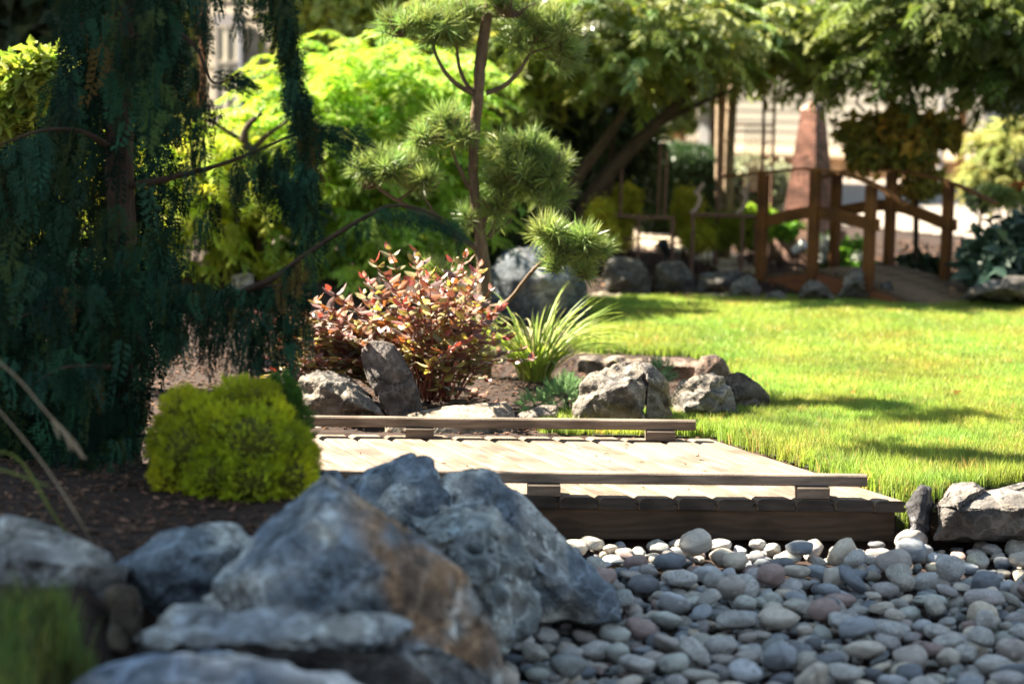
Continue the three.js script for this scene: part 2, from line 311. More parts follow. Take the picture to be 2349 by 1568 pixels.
// ------------------------------------------------------------------ boardwalk
const walk = thing('boardwalk', 'low weathered timber boardwalk with flat curb rails beside the pebbles', 'boardwalk', dFR.clone().setY(0));
{
  const r = mulberry(31), TH = 0.041;
  for (let i = 0; i < N_BOARDS; i++) {
    const w = (i === 0 ? 0.118 : BOARD) - 0.009, off = i === 0 ? 0 : 0.118 + (i - 1) * BOARD, e = 0.015, gx = 0.007;
    const s = new THREE.Shape();   // tongue and groove section: eased top edges, groove on the right, tongue on the left
    s.moveTo(-w, -TH); s.lineTo(-0.003, -TH); s.lineTo(0, -TH + 0.004); s.lineTo(0, -TH * 0.62); s.lineTo(-gx, -TH * 0.6); s.lineTo(-gx, -TH * 0.4); s.lineTo(0, -TH * 0.38); s.lineTo(0, -e); s.lineTo(-0.002, -e * 0.4); s.lineTo(-e, 0);
    s.lineTo(-w + e, 0); s.lineTo(-w + 0.002, -e * 0.45); s.lineTo(-w, -e); s.lineTo(-w, -TH * 0.4); s.lineTo(-w - 0.004, -TH * 0.42); s.lineTo(-w - 0.004, -TH * 0.58); s.lineTo(-w, -TH * 0.6); s.closePath();
    const len = across.length(), g = new THREE.ExtrudeGeometry(s, { depth: len + r.r(-0.012, 0.012), bevelEnabled: false });
    boxUV(g, r() * 3, r() * 3);
    const org = dFR.clone().addScaledVector(along, -off); org.y = DECK + r.r(-0.0015, 0.0015);
    const b = across.clone().normalize();
    // shape x along the front edge, y up, extrusion along the (skewed) board direction
    g.applyMatrix4(new THREE.Matrix4().makeBasis(along, UPV, b).setPosition(org));
    g.computeVertexNormals();
    const k = r.r(0.86, 1.08), m = M.deck.clone(); m.color.multiplyScalar(k); m.color.b *= r.r(0.94, 1.04);
    part('board', g, [M.endgrain, m], walk);
  }
  const F = (t, u) => dFR.clone().addScaledVector(along, -t).addScaledVector(across, u);
  const L = N_BOARDS * BOARD;
  // fascia joists under both edges and one in the middle
  for (const u of [0.03, 0.5, 0.97]) { const a = F(0.02, u).setY(0.052), b = F(L - 0.02, u).setY(0.052); part('joist', bar(a, b, 0.04, 0.112), M.joist, walk); }
  // curb rails with their blocks
  const up = (dx, dy, u) => P(dx, dy, 7);
  const rail = (xR, u, yTop, blocks, wv) => {
    const a = F(xR, u).setY(yTop - 0.0205), b = F(L + 0.02, u).setY(yTop - 0.0205);
    const m = M.rail.clone(); m.color.multiplyScalar(wv);
    part('rail', bar(a, b, 0.045, 0.041, UPV, 0.005), m, walk);
    for (const x of blocks) { const c = F(x, u), h = yTop - 0.041 - DECK; part('block', bar(c.clone().addScaledVector(along, 0.058).setY(DECK + h / 2), c.clone().addScaledVector(along, -0.058).setY(DECK + h / 2), 0.086, h - 0.001), m, walk); }
  };
  rail(0.118, 0.036, DECK + 0.084, [0.313, 1.27], 1.15);
  rail(0.10, 0.965, DECK + 0.084, [0.245, 1.235, 2.1], 0.92);
}
// ------------------------------------------------------------------ boulders: convex hulls, split fine, edges worn, surface broken up by noise
function refine(geo, L, most = 7) {
  geo.deleteAttribute('normal'); geo.deleteAttribute('uv');
  const g = mergeVertices(geo, 1e-5), p = g.attributes.position, P3 = [];
  for (let i = 0; i < p.count; i++) P3.push(V(p.getX(i), p.getY(i), p.getZ(i)));
  let F = [], ix = g.index.array;
  for (let i = 0; i < ix.length; i += 3) F.push([ix[i], ix[i + 1], ix[i + 2]]);
  for (let it = 0; it < most; it++) {
    const mid = new Map(), out = []; let any = false;
    const m = (a, b) => { if (P3[a].distanceTo(P3[b]) <= L) return -1; const k = a < b ? a * 1e6 + b : b * 1e6 + a; if (!mid.has(k)) { mid.set(k, P3.length); P3.push(P3[a].clone().add(P3[b]).multiplyScalar(0.5)); } any = true; return mid.get(k); };
    for (let [a, b, c] of F) {
      let x = m(a, b), y = m(b, c), z = m(c, a);
      const n = (x >= 0) + (y >= 0) + (z >= 0);
      if (n === 0) { out.push([a, b, c]); continue; }
      if (n === 3) { out.push([a, x, z], [x, b, y], [z, y, c], [x, y, z]); continue; }
      while (n === 1 ? x < 0 : z >= 0) { [a, b, c] = [b, c, a];[x, y, z] = [y, z, x]; }
      if (n === 1) out.push([a, x, c], [x, b, c]);
      else out.push([x, b, y], [a, x, y], [a, y, c]);
    }
    F = out; if (!any) break;
  }
  return [P3, F];
}
function normalsOf(P3, F) { const N = P3.map(() => V(0, 0, 0)), e1 = V(0, 0, 0), e2 = V(0, 0, 0); for (const [a, b, c] of F) { e1.subVectors(P3[b], P3[a]); e2.subVectors(P3[c], P3[a]); e1.cross(e2); N[a].add(e1); N[b].add(e1); N[c].add(e1); } N.forEach((n) => n.normalize()); return N; }
function stoneGeo(points, o = {}) {
  const { L = 0.025, worn = 2, amp = 0.03, freq = 6, chip = 0.02, seed = 1, tint, strata = 0 } = o;
  const [P3, F] = refine(new ConvexGeometry(points), L);
  const near = P3.map(() => new Set());
  for (const [a, b, c] of F) { near[a].add(b).add(c); near[b].add(a).add(c); near[c].add(a).add(b); }
  for (let k = 0; k < worn; k++) { const Q = P3.map((p, i) => { const s = V(0, 0, 0); near[i].forEach((j) => s.add(P3[j])); return s.multiplyScalar(1 / near[i].size).lerp(p, 0.45); }); Q.forEach((q, i) => P3[i].copy(q)); }
  let N = normalsOf(P3, F);
  const s = seed * 13.7;
  P3.forEach((p, i) => {
    const q = p.clone().multiplyScalar(freq), a = fbm(q.x + s, q.y, q.z - s, 4);
    const rg = 1 - 2 * Math.abs(fbm(q.x * 0.6 - s, q.y * 0.6 + s, q.z * 0.6, 3)), st = Math.floor((p.y * 0.8 + p.x * 0.35 + 0.12 * a) * 26 + 9 * nz(q.x * 0.3, q.y * 0.3, s)) * 12.9898;
    const step = strata ? (Math.sin(st) * 43758.5453 % 1) * strata : 0;
    // broad flakes: a few tilted levels, as where pieces have split off
    const fl = Math.round(fbm(q.x * 0.45 + 2 * s, q.y * 0.45, q.z * 0.45, 2) * 7) / 7;
    p.addScaledVector(N[i], amp * (a * 1.1 + 0.9 * fl) - chip * ss(0.62, 0.95, rg) - chip * 0.9 * ss(0.86, 1, 1 - 2 * Math.abs(fbm(q.x * 0.33 + s, q.y * 0.45, q.z * 0.33 - s, 2))) + step);
  });
  N = normalsOf(P3, F);
  const pos = [], nor = [], uv = [], col = [], fn = V(0, 0, 0), e = V(0, 0, 0);
  for (const f of F) {
    e.subVectors(P3[f[2]], P3[f[0]]); fn.subVectors(P3[f[1]], P3[f[0]]).cross(e);
    const ax = Math.abs(fn.x), ay = Math.abs(fn.y), az = Math.abs(fn.z);
    for (const i of f) {
      const p = P3[i], n = N[i];
      pos.push(p.x, p.y, p.z); nor.push(n.x, n.y, n.z);
      if (az >= ax && az >= ay) uv.push(p.x + s, p.y); else if (ax >= ay) uv.push(p.z + s, p.y); else uv.push(p.x + s, p.z);
      const c = tint ? tint(p, n, s) : [1, 1, 1]; col.push(c[0], c[1], c[2]);
    }
  }
  const g = new THREE.BufferGeometry();
  g.setAttribute('position', new THREE.Float32BufferAttribute(pos, 3)); g.setAttribute('normal', new THREE.Float32BufferAttribute(nor, 3));
  g.setAttribute('uv', new THREE.Float32BufferAttribute(uv, 2)); g.setAttribute('color', new THREE.Float32BufferAttribute(col, 3));
  return g;
}
const rockMat = new Map();
function stoneMat(r, g, b, bump = 0.016) { const k = [r, g, b, bump].join(); if (!rockMat.has(k)) rockMat.set(k, std(rgb(r, g, b), { map: rockMap, bumpMap: rockBump, bumpScale: bump, vertexColors: true, roughness: 0.88 })); return rockMat.get(k); }
// pts: [dx, dy, nearer] on the outline and on the face; the back of the stone is their outline again, drawn in, T metres further
function hullPoints(pts, d, T3, seed, shrink = 0.22) {
  const r = mulberry(seed), out = pts.map(([x, y, n = 0]) => P(x, y, d - n));
  const c = out.reduce((s, p) => s.add(p), V(0, 0, 0)).multiplyScalar(1 / out.length);
  for (const [x, y, n = 0] of pts) { if (n > T3 * 0.3) continue; const p = P(x, y, d + T3 * r.r(0.6, 1)), low = y; const q = P(lerp(x, pts.reduce((s, a) => s + a[0], 0) / pts.length, shrink), y + 4, d + T3 * r.r(0.7, 1)); q.y = Math.min(q.y, p.y); out.push(q); }
  return out;
}
function boulder(name, label, d, hulls, o = {}) {
  const geos = hulls.map((h, i) => stoneGeo(hullPoints(h.pts ?? h, (h.d ?? d), h.T ?? o.T ?? 0.2, (o.seed ?? 1) + i * 7), { ...o, seed: (o.seed ?? 1) + i * 3 }));
  const g = geos.length > 1 ? mergeGeometries(geos) : geos[0];
  g.computeBoundingBox();
  const b = g.boundingBox, c = V((b.min.x + b.max.x) / 2, b.min.y, (b.min.z + b.max.z) / 2);
  g.translate(-c.x, -c.y, -c.z);
  const m = mesh(name, g, o.mat ?? stoneMat(0.3, 0.29, 0.28), scene);
  m.position.copy(c);
  return tag(m, label, o.cat ?? 'boulder', o.group);
}
// stains and lichen with shapes of their own
const stain = (base, other, f, lo, hi, shift = 0) => (p, n, s) => { const k = ss(lo, hi, fbm(p.x * f + s + shift, p.y * f, p.z * f, 4) + 0.5); return [lerp(base[0], other[0], k), lerp(base[1], other[1], k), lerp(base[2], other[2], k)]; };
const BLUE = stoneMat(0.43, 0.475, 0.49, 0.022), GREY = stoneMat(0.29, 0.272, 0.25), PALE = stoneMat(0.42, 0.375, 0.315), DARK = stoneMat(0.15, 0.145, 0.14), BLACK = stoneMat(0.055, 0.055, 0.062), RED = stoneMat(0.27, 0.2, 0.165);
const tBlue = stain([0.55, 0.64, 0.76], [1.4, 1.34, 1.26], 4.5, 0.38, 0.7), tGrey = stain([0.85, 0.85, 0.86], [1.2, 1.14, 1.04], 6, 0.4, 0.7);
const rusty = (p, n, s) => { const a = tBlue(p, n, s), k = ss(0.25, 0.5, fbm(p.x * 5 + s, p.y * 5, p.z * 5, 4) + 0.5) * ss(-0.07, 0.05, p.x + 0.4 - (0.7 - p.y) * 0.3 + 0.15 * nz(p.x * 6, p.y * 6, p.z * 6)), m = ss(0.5, 0.7, fbm(p.x * 9 - s, p.y * 9, p.z * 9, 3) + 0.5); return [lerp(a[0], lerp(1.0, 0.6, m), k * 0.92), lerp(a[1], lerp(0.56, 0.38, m), k * 0.92), lerp(a[2], lerp(0.29, 0.25, m), k * 0.92)]; };

// foreground, in the shade
boulder('boulder', 'largest blue grey boulder in front, pointed top and rust stained right face', 5.0, [
  [[745, 1082, 0], [790, 1108, 0.03], [860, 1165, 0.08], [940, 1228, 0.1], [1030, 1282, 0.08], [1085, 1330, 0.02], [1120, 1420, 0.02], [1165, 1530, 0.0], [1180, 1700, 0], [420, 1700, 0], [440, 1420, 0.02], [480, 1330, 0.06], [560, 1235, 0.06], [650, 1160, 0.04], [700, 1110, 0.02], [720, 1180, 0.17], [560, 1330, 0.23], [860, 1300, 0.24], [900, 1500, 0.27], [600, 1480, 0.27], [1060, 1560, 0.2]],
], { T: 0.34, L: 0.016, amp: 0.011, chip: 0.014, freq: 7, worn: 0, seed: 3, mat: BLUE, tint: rusty });
boulder('boulder', 'blue grey boulder with two peaks directly in front of the boardwalk', 6.1, [
  [[800, 1092, 0], [850, 1072, 0], [905, 1052, 0], [960, 1036, 0], [985, 1046, 0], [1015, 1082, 0.02], [1040, 1140, 0.1], [1060, 1300, 0.15], [760, 1300, 0.1], [740, 1150, 0.02], [860, 1160, 0.13]],
  [[985, 1095, 0.0], [1055, 1086, 0], [1080, 1074, 0], [1125, 1073, 0], [1150, 1098, 0], [1185, 1140, 0.02], [1235, 1190, 0.03], [1275, 1228, 0.03], [1320, 1268, 0.04], [1420, 1352, 0.06], [1440, 1430, 0.08], [960, 1430, 0.15], [985, 1150, 0.1], [1100, 1200, 0.2], [1240, 1310, 0.2]],
], { T: 0.32, L: 0.017, amp: 0.017, chip: 0.015, freq: 7, worn: 1, seed: 9, mat: BLUE, tint: tBlue });
boulder('boulder', 'small blue tip of stone between the golden shrub and the boardwalk rail', 6.15, [[[705, 1080, 0], [735, 1064, 0], [765, 1070, 0], [800, 1100, 0], [820, 1180, 0.05], [700, 1180, 0.05], [750, 1110, 0.07]]], { T: 0.15, L: 0.02, amp: 0.015, seed: 14, mat: BLUE, tint: tBlue });
boulder('boulder', 'flat topped blue grey block with streaked right side against the rusty boulder', 5.55, [
  [[930, 1180, -0.05], [1050, 1163, -0.08], [1130, 1160, -0.06], [1160, 1175, -0.02], [1110, 1205, 0.12], [985, 1225, 0.14], [1200, 1235, 0.0], [1235, 1310, 0.02], [1248, 1390, 0.03], [1230, 1440, 0.04], [1160, 1500, 0.12], [980, 1480, 0.16], [930, 1400, 0.12], [1125, 1330, 0.16]],
], { T: 0.22, L: 0.018, amp: 0.018, chip: 0.02, freq: 9, worn: 1, seed: 21, mat: BLUE, tint: stain([0.78, 0.84, 0.86], [1.3, 1.3, 1.25], 7, 0.45, 0.7), strata: 0.006 });
boulder('boulder', 'wide brown grey boulder at the left edge below the bark mulch', 4.95, [
  [[-120, 1195, 0], [0, 1176, 0], [60, 1188, 0], [150, 1216, 0.02], [245, 1256, 0.03], [310, 1300, 0.05], [330, 1480, 0.06], [150, 1500, 0.14], [-120, 1500, 0.14], [-120, 1310, 0.12], [60, 1280, 0.16]],
], { T: 0.3, L: 0.022, amp: 0.02, seed: 27, mat: BLUE, tint: stain([0.62, 0.58, 0.56], [1.2, 1.12, 1.05], 4, 0.4, 0.7) });
boulder('boulder', 'low blue grey boulder between the wide brown one and the largest boulder', 5.12, [
  [[225, 1310, 0], [300, 1262, 0], [355, 1222, 0], [420, 1208, 0], [540, 1203, 0], [640, 1240, 0.02], [640, 1480, 0.08], [240, 1480, 0.1], [330, 1300, 0.14], [470, 1262, 0.14]],
], { T: 0.25, L: 0.02, amp: 0.022, chip: 0.02, seed: 33, mat: BLUE, tint: tBlue });
boulder('boulder', 'dark brown stone standing in the grass at the lower left', 4.75, [
  [[232, 1350, 0], [262, 1328, 0], [310, 1338, 0], [340, 1400, 0.03], [330, 1500, 0.04], [235, 1500, 0.04], [228, 1420, 0.02]],
], { T: 0.1, L: 0.018, amp: 0.014, seed: 37, mat: DARK, tint: stain([0.8, 0.7, 0.55], [1.3, 1.1, 0.8], 9, 0.4, 0.7), strata: 0.004 });
boulder('boulder', 'grey slab with a dark crevice along its lower edge in front', 4.5, [
  [[300, 1470, 0], [345, 1405, -0.05], [395, 1386, -0.06], [560, 1400, -0.06], [760, 1392, -0.08], [930, 1410, -0.05], [955, 1440, 0], [900, 1478, 0.05], [700, 1478, 0.09], [480, 1470, 0.1], [330, 1480, 0.07]],
  { pts: [[880, 1470, 0], [1000, 1470, 0], [1110, 1530, 0.02], [1180, 1620, 0.02], [900, 1640, 0.06], [830, 1500, 0.04]], d: 4.62 },
], { T: 0.22, L: 0.016, amp: 0.012, chip: 0.016, worn: 0, freq: 9, seed: 41, mat: BLUE, tint: stain([0.8, 0.8, 0.84], [1.2, 1.15, 1.1], 5, 0.4, 0.7) });
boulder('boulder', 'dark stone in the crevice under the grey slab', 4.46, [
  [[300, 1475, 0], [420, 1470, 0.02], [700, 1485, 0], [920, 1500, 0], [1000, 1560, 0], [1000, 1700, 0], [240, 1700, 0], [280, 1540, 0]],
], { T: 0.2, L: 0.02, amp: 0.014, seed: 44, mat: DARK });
boulder('boulder', 'small pale flat stone lying on the grey slab below the largest boulder', 4.62, [
  [[735, 1418, 0], [790, 1405, 0], [900, 1402, 0], [952, 1425, 0], [945, 1462, 0.02], [860, 1482, 0.05], [760, 1470, 0.05], [850, 1440, 0.07]],
], { T: 0.12, L: 0.016, amp: 0.01, worn: 3, seed: 47, mat: PALE, tint: stain([0.75, 0.76, 0.76], [1.0, 0.97, 0.9], 7, 0.4, 0.7) });
boulder('boulder', 'nearest pale grey rounded boulder cut off by the bottom edge', 4.2, [
  [[60, 1640, 0], [180, 1545, 0], [330, 1498, 0], [520, 1488, 0], [680, 1518, 0], [830, 1548, 0], [960, 1590, 0], [1040, 1760, 0], [40, 1760, 0], [400, 1560, 0.12], [700, 1600, 0.13]],
], { T: 0.3, L: 0.022, amp: 0.018, worn: 4, seed: 52, mat: stoneMat(0.52, 0.55, 0.59, 0.018), tint: tBlue });

// by the boardwalk, right
boulder('boulder', 'narrow black veined stone at the right end of the boardwalk', 7.38, [
  [[2082, 1205, 0], [2078, 1160, 0], [2090, 1132, 0], [2112, 1107, 0], [2140, 1118, 0], [2150, 1150, 0], [2146, 1205, 0.02], [2128, 1240, 0.05], [2090, 1240, 0.05], [2112, 1160, 0.07]],
], { T: 0.2, L: 0.014, amp: 0.014, chip: 0.012, freq: 9, worn: 1, seed: 57, mat: BLACK, tint: (p, n, s) => { const v = Math.pow(1 - Math.abs(2 * (fbm(p.x * 9 + s, p.y * 7, p.z * 9, 4) + 0.5) - 1), 26); return [1 + 4 * v, 1 + 4 * v, 1 + 4 * v]; }, strata: 0.004 });
boulder('boulder', 'broad dark grey boulder right of the black stone at the right edge', 7.36, [
  [[2138, 1165, 0.02], [2165, 1126, 0.02], [2185, 1106, -0.05], [2240, 1103, -0.06], [2270, 1122, -0.03], [2200, 1165, 0.14]],
  [[2140, 1150, 0.05], [2200, 1165, 0.12], [2290, 1120, -0.05], [2350, 1104, -0.08], [2480, 1096, -0.08], [2480, 1150, 0.12], [2320, 1168, 0.15], [2480, 1240, 0.05], [2330, 1240, 0.08], [2140, 1240, 0.05]],
], { T: 0.3, L: 0.018, amp: 0.016, chip: 0.014, worn: 1, seed: 61, mat: stoneMat(0.2, 0.19, 0.18, 0.02), tint: tGrey });

// island bed
boulder('boulder', 'grey slab leaning upright in front of the red leaved bush', 9.12, [
  [[826, 835, 0], [830, 800, 0], [848, 780, 0], [880, 777, 0], [908, 785, 0], [930, 820, 0.0], [952, 870, 0.02], [975, 950, 0.02], [900, 985, 0.06], [865, 900, 0.07], [846, 862, 0.05], [885, 820, 0.07]],
], { T: 0.14, L: 0.016, amp: 0.01, chip: 0.008, worn: 1, seed: 66, mat: stoneMat(0.2, 0.18, 0.17), tint: tGrey });
boulder('boulder', 'rounded grey boulder with creases left of the leaning slab', 9.05, [
  [[684, 905, 0], [684, 872, 0], [702, 853, 0], [758, 846, 0], [790, 850, 0], [828, 872, 0], [868, 905, 0.02], [900, 965, 0.04], [690, 965, 0.04], [683, 935, 0.02], [745, 885, 0.13], [810, 925, 0.15]],
], { T: 0.26, L: 0.016, amp: 0.028, chip: 0.02, freq: 7, worn: 2, seed: 71, mat: GREY, tint: tGrey });
boulder('flat_stone', 'pale flat topped slab sloping down behind the back rail', 8.98, [
  [[880, 968, 0.08], [985, 934, -0.04], [1080, 926, -0.1], [1165, 919, -0.1], [1180, 940, -0.06], [1112, 968, 0.1], [1200, 1012, 0.0], [1100, 1012, 0.12], [880, 1012, 0.12]],
], { T: 0.16, L: 0.018, amp: 0.004, chip: 0.004, worn: 1, seed: 75, mat: PALE, tint: stain([0.85, 0.84, 0.8], [1.1, 1.05, 1.0], 6, 0.4, 0.7), cat: 'flat stone' });
boulder('flat_stone', 'low grey stone between the pale slab and the big boulder', 9.1, [
  [[1178, 960, 0], [1190, 935, 0], [1230, 926, 0], [1280, 928, 0], [1306, 950, 0], [1310, 990, 0.03], [1180, 990, 0.04], [1240, 950, 0.07]],
], { T: 0.15, L: 0.016, amp: 0.012, worn: 1, seed: 79, mat: GREY, tint: tGrey, cat: 'flat stone' });
boulder('boulder', 'big grey boulder standing right of centre behind the back rail', 9.08, [
  [[1304, 965, 0.02], [1312, 925, 0], [1330, 880, 0], [1352, 857, 0], [1390, 837, 0], [1440, 828, 0], [1470, 829, 0], [1482, 850, 0.08], [1480, 965, 0.14], [1310, 990, 0.03], [1360, 905, 0.1], [1440, 880, 0.15]],
  [[1470, 835, 0.02], [1490, 836, 0], [1520, 858, 0], [1538, 880, 0], [1548, 965, 0], [1545, 990, 0], [1480, 990, 0.1], [1488, 870, 0.1]],
], { T: 0.24, L: 0.015, amp: 0.018, chip: 0.014, freq: 8, worn: 1, seed: 83, mat: GREY, tint: (p, n, s) => { const a = tGrey(p, n, s), k = ss(0.62, 0.68, p.x); return [a[0] * lerp(1, 0.85, k), a[1] * lerp(1, 0.72, k), a[2] * lerp(1, 0.48, k)]; } });
boulder('boulder', 'rough grey boulder right of the big one at the lawn edge', 9.35, [
  [[1536, 905, 0], [1556, 877, 0], [1600, 862, 0], [1640, 851, 0], [1668, 866, 0], [1684, 905, 0.02], [1690, 950, 0.02], [1560, 965, 0.04], [1538, 950, 0.02], [1620, 900, 0.12], [1590, 935, 0.12]],
], { T: 0.22, L: 0.016, amp: 0.024, chip: 0.016, freq: 9, worn: 1, seed: 88, mat: GREY, tint: tGrey });
boulder('boulder', 'dark sloping stone at the right end of the island bed', 9.6, [
  [[1650, 862, 0], [1672, 846, 0], [1705, 856, 0], [1740, 880, 0], [1770, 910, 0], [1790, 938, 0], [1780, 950, 0.02], [1690, 955, 0.04], [1660, 910, 0.06], [1720, 910, 0.07]],
], { T: 0.2, L: 0.018, amp: 0.014, worn: 1, seed: 92, mat: stoneMat(0.2, 0.17, 0.14), tint: tGrey });
boulder('boulder', 'reddish stone topping the border behind the rough grey boulder', 10.4, [
  [[1585, 880, 0], [1594, 838, 0], [1610, 816, 0], [1640, 811, 0], [1664, 822, 0], [1684, 852, 0], [1690, 890, 0], [1620, 890, 0.06], [1630, 840, 0.08]],
], { T: 0.2, L: 0.02, amp: 0.014, worn: 2, seed: 96, mat: RED, tint: stain([0.9, 0.9, 0.92], [1.4, 1.25, 1.1], 5, 0.4, 0.7) });
boulder('border_stone', 'left long flat border stone along the back of the island bed', 10.75, [
  [[1325, 812, -0.05], [1400, 813, -0.05], [1482, 816, -0.05], [1482, 830, 0.05], [1478, 880, 0.05], [1322, 880, 0.05], [1322, 822, 0.05]],
], { T: 0.25, L: 0.025, amp: 0.012, worn: 1, seed: 100, mat: stoneMat(0.24, 0.2, 0.165), tint: tGrey, cat: 'border stone' });
boulder('border_stone', 'right long flat border stone joining the reddish stone', 10.65, [
  [[1486, 816, -0.05], [1560, 819, -0.05], [1604, 824, -0.05], [1606, 840, 0.05], [1606, 880, 0.05], [1486, 880, 0.05], [1485, 830, 0.05]],
], { T: 0.25, L: 0.025, amp: 0.012, worn: 1, seed: 104, mat: RED, tint: tGrey, cat: 'border stone' });
boulder('boulder', 'pale stone half hidden behind the golden shrub', 9.25, [
  [[585, 905, 0], [600, 880, 0], [640, 862, 0], [675, 852, 0], [692, 870, 0], [696, 960, 0.04], [590, 970, 0.04], [640, 900, 0.1]],
], { T: 0.2, L: 0.02, amp: 0.016, seed: 108, mat: PALE, tint: tGrey });
boulder('boulder', 'brown grey boulder left of the red leaved bush behind the cedar strands', 9.9, [
  [[560, 870, 0], [570, 830, 0], [610, 802, 0], [650, 805, 0], [690, 835, 0], [700, 880, 0.03], [580, 890, 0.03], [630, 840, 0.1]],
], { T: 0.2, L: 0.022, amp: 0.02, seed: 112, mat: stoneMat(0.26, 0.22, 0.19), tint: tGrey });
boulder('stone', 'small rough stone under the back rail near the golden shrub', 8.92, [[[690, 1012, 0], [700, 968, 0], [745, 965, 0], [768, 990, 0], [770, 1012, 0.02], [730, 990, 0.05]]], { T: 0.12, L: 0.015, amp: 0.014, seed: 116, mat: GREY, tint: tGrey, cat: 'stone' });
boulder('stone', 'small rough stone under the back rail beside its left block', 8.95, [[[778, 1012, 0], [800, 992, 0], [850, 984, 0], [880, 990, 0], [885, 1012, 0.02], [830, 1000, 0.04]]], { T: 0.12, L: 0.015, amp: 0.014, seed: 118, mat: PALE, tint: tGrey, cat: 'stone' });

// by the far bed
boulder('boulder', 'large blue grey boulder behind the pine at the edge of the lawn', 13.2, [
  [[1118, 640, 0], [1122, 605, 0], [1152, 578, 0], [1200, 560, 0], [1250, 572, 0], [1300, 590, 0.02], [1338, 622, 0.03], [1352, 660, 0.03], [1354, 740, 0.06], [1220, 750, 0.2], [1110, 740, 0.1], [1250, 640, 0.25], [1180, 640, 0.2]],
], { T: 0.5, L: 0.04, amp: 0.05, chip: 0.03, freq: 3.5, seed: 121, mat: stoneMat(0.19, 0.205, 0.21, 0.02), tint: tBlue });
const wallStones = [
  ['left dark retaining boulder under the far flower bed', 15.0, [[1380, 680, 0], [1384, 605, 0], [1402, 586, -0.05], [1468, 592, -0.05], [1494, 628, 0], [1492, 680, 0], [1430, 640, 0.15]], DARK],
  ['middle dark retaining boulder under the far flower bed', 15.0, [[1498, 680, 0], [1505, 608, 0], [1530, 594, -0.05], [1565, 598, -0.05], [1592, 630, 0], [1602, 680, 0], [1545, 640, 0.15]], DARK],
  ['right dark retaining boulder below the stepping stones', 15.0, [[1592, 680, 0], [1600, 626, 0], [1640, 618, -0.05], [1702, 620, -0.05], [1712, 650, 0], [1700, 680, 0], [1650, 650, 0.12]], DARK],
  ['pale pointed stone at the left foot of the arched bridge', 14.75, [[1672, 690, 0], [1680, 652, 0], [1700, 634, 0], [1722, 625, -0.03], [1742, 638, -0.02], [1750, 690, 0.02], [1715, 655, 0.12]], GREY],
  ['low pale stone just right of the bridge foot', 14.6, [[1748, 695, 0], [1756, 670, 0], [1780, 662, 0], [1808, 674, 0], [1818, 695, 0], [1780, 680, 0.06]], GREY],
  ['rounded grey stone in front of the arched bridge', 14.6, [[1820, 692, 0], [1832, 660, 0], [1852, 641, 0], [1880, 637, 0], [1908, 652, 0], [1922, 692, 0], [1870, 665, 0.14]], stoneMat(0.22, 0.2, 0.18)],
  ['upright grey stone before the middle bridge posts', 14.75, [[1920, 685, 0], [1926, 645, 0], [1950, 621, 0], [1986, 614, 0], [2012, 640, 0], [2016, 685, 0], [1965, 645, 0.13]], GREY],
  ['dark stone at the right of the bridge stones', 14.7, [[2008, 685, 0], [2016, 650, 0], [2044, 643, 0], [2056, 672, 0], [2052, 685, 0], [2032, 660, 0.07]], DARK],
  ['dark low stone at the far right edge of the lawn', 14.4, [[2200, 690, 0], [2215, 655, 0], [2270, 638, 0], [2330, 632, 0], [2420, 640, 0], [2430, 690, 0], [2300, 660, 0.14]], DARK],
];
wallStones.forEach(([label, d, pts, mat], i) => boulder('boulder', label, d, [pts], { T: 0.3, L: 0.035, amp: 0.022, seed: 130 + i * 5, mat, tint: tGrey, worn: 2 }));
{
  const list = [[1352, 1440, 668, 'leftmost flat edging stone at the far lawn edge'], [1430, 1510, 673, 'second flat edging stone from the left at the far lawn edge'], [1505, 1560, 675, 'small flat edging stone third from the left at the far lawn edge'], [1552, 1605, 672, 'fourth flat edging stone from the left at the far lawn edge'], [1598, 1690, 666, 'rightmost flat edging stone next to the pale pointed stone']];
  list.forEach(([a, b, y, label], i) => boulder('edging_stone', label, 14.75, [[[a, 700, 0], [a + 6, y + 6, 0], [(a + b) / 2, y, -0.03], [b - 8, y + 4, 0], [b, 700, 0], [(a + b) / 2, 690, 0.08]]], { T: 0.2, L: 0.03, amp: 0.02, seed: 190 + i * 3, mat: i % 2 ? GREY : PALE, tint: tGrey, cat: 'edging stone' }));
}
// at the back, seen through the cedar
boulder('boulder', 'sunlit pale boulder behind the small maple trunk', 13.6, [[[545, 632, 0], [560, 608, 0], [577, 592, 0], [596, 606, 0], [606, 632, 0], [575, 618, 0.1]]], { T: 0.2, L: 0.035, amp: 0.02, seed: 210, mat: PALE });
boulder('flat_stone', 'sunlit pale flat block seen through the cedar branches', 13.0, [[[518, 700, 0], [524, 628, 0], [570, 622, -0.05], [588, 625, -0.05], [592, 700, 0.05], [555, 652, 0.08]]], { T: 0.3, L: 0.03, amp: 0.012, seed: 214, mat: stoneMat(0.55, 0.52, 0.46), cat: 'flat stone' });
boulder('boulder', 'shaded blue boulder right of the small maple trunk', 13.8, [[[625, 650, 0], [632, 585, 0], [655, 560, 0], [690, 566, 0], [700, 650, 0], [660, 605, 0.15]]], { T: 0.3, L: 0.035, amp: 0.025, seed: 218, mat: BLUE, tint: tBlue });
boulder('boulder', 'small pale stone above the shaded blue boulder', 14.6, [[[608, 570, 0], [615, 550, 0], [655, 546, 0], [664, 568, 0], [640, 560, 0.05]]], { T: 0.15, L: 0.035, amp: 0.015, seed: 222, mat: PALE });
boulder('boulder', 'blue grey boulder at the right edge beyond the yellow weeping plant', 17.2, [[[2300, 420, 0], [2308, 350, 0], [2335, 330, 0], [2390, 335, 0], [2410, 420, 0], [2345, 370, 0.15]]], { T: 0.3, L: 0.05, amp: 0.03, seed: 226, mat: BLUE });

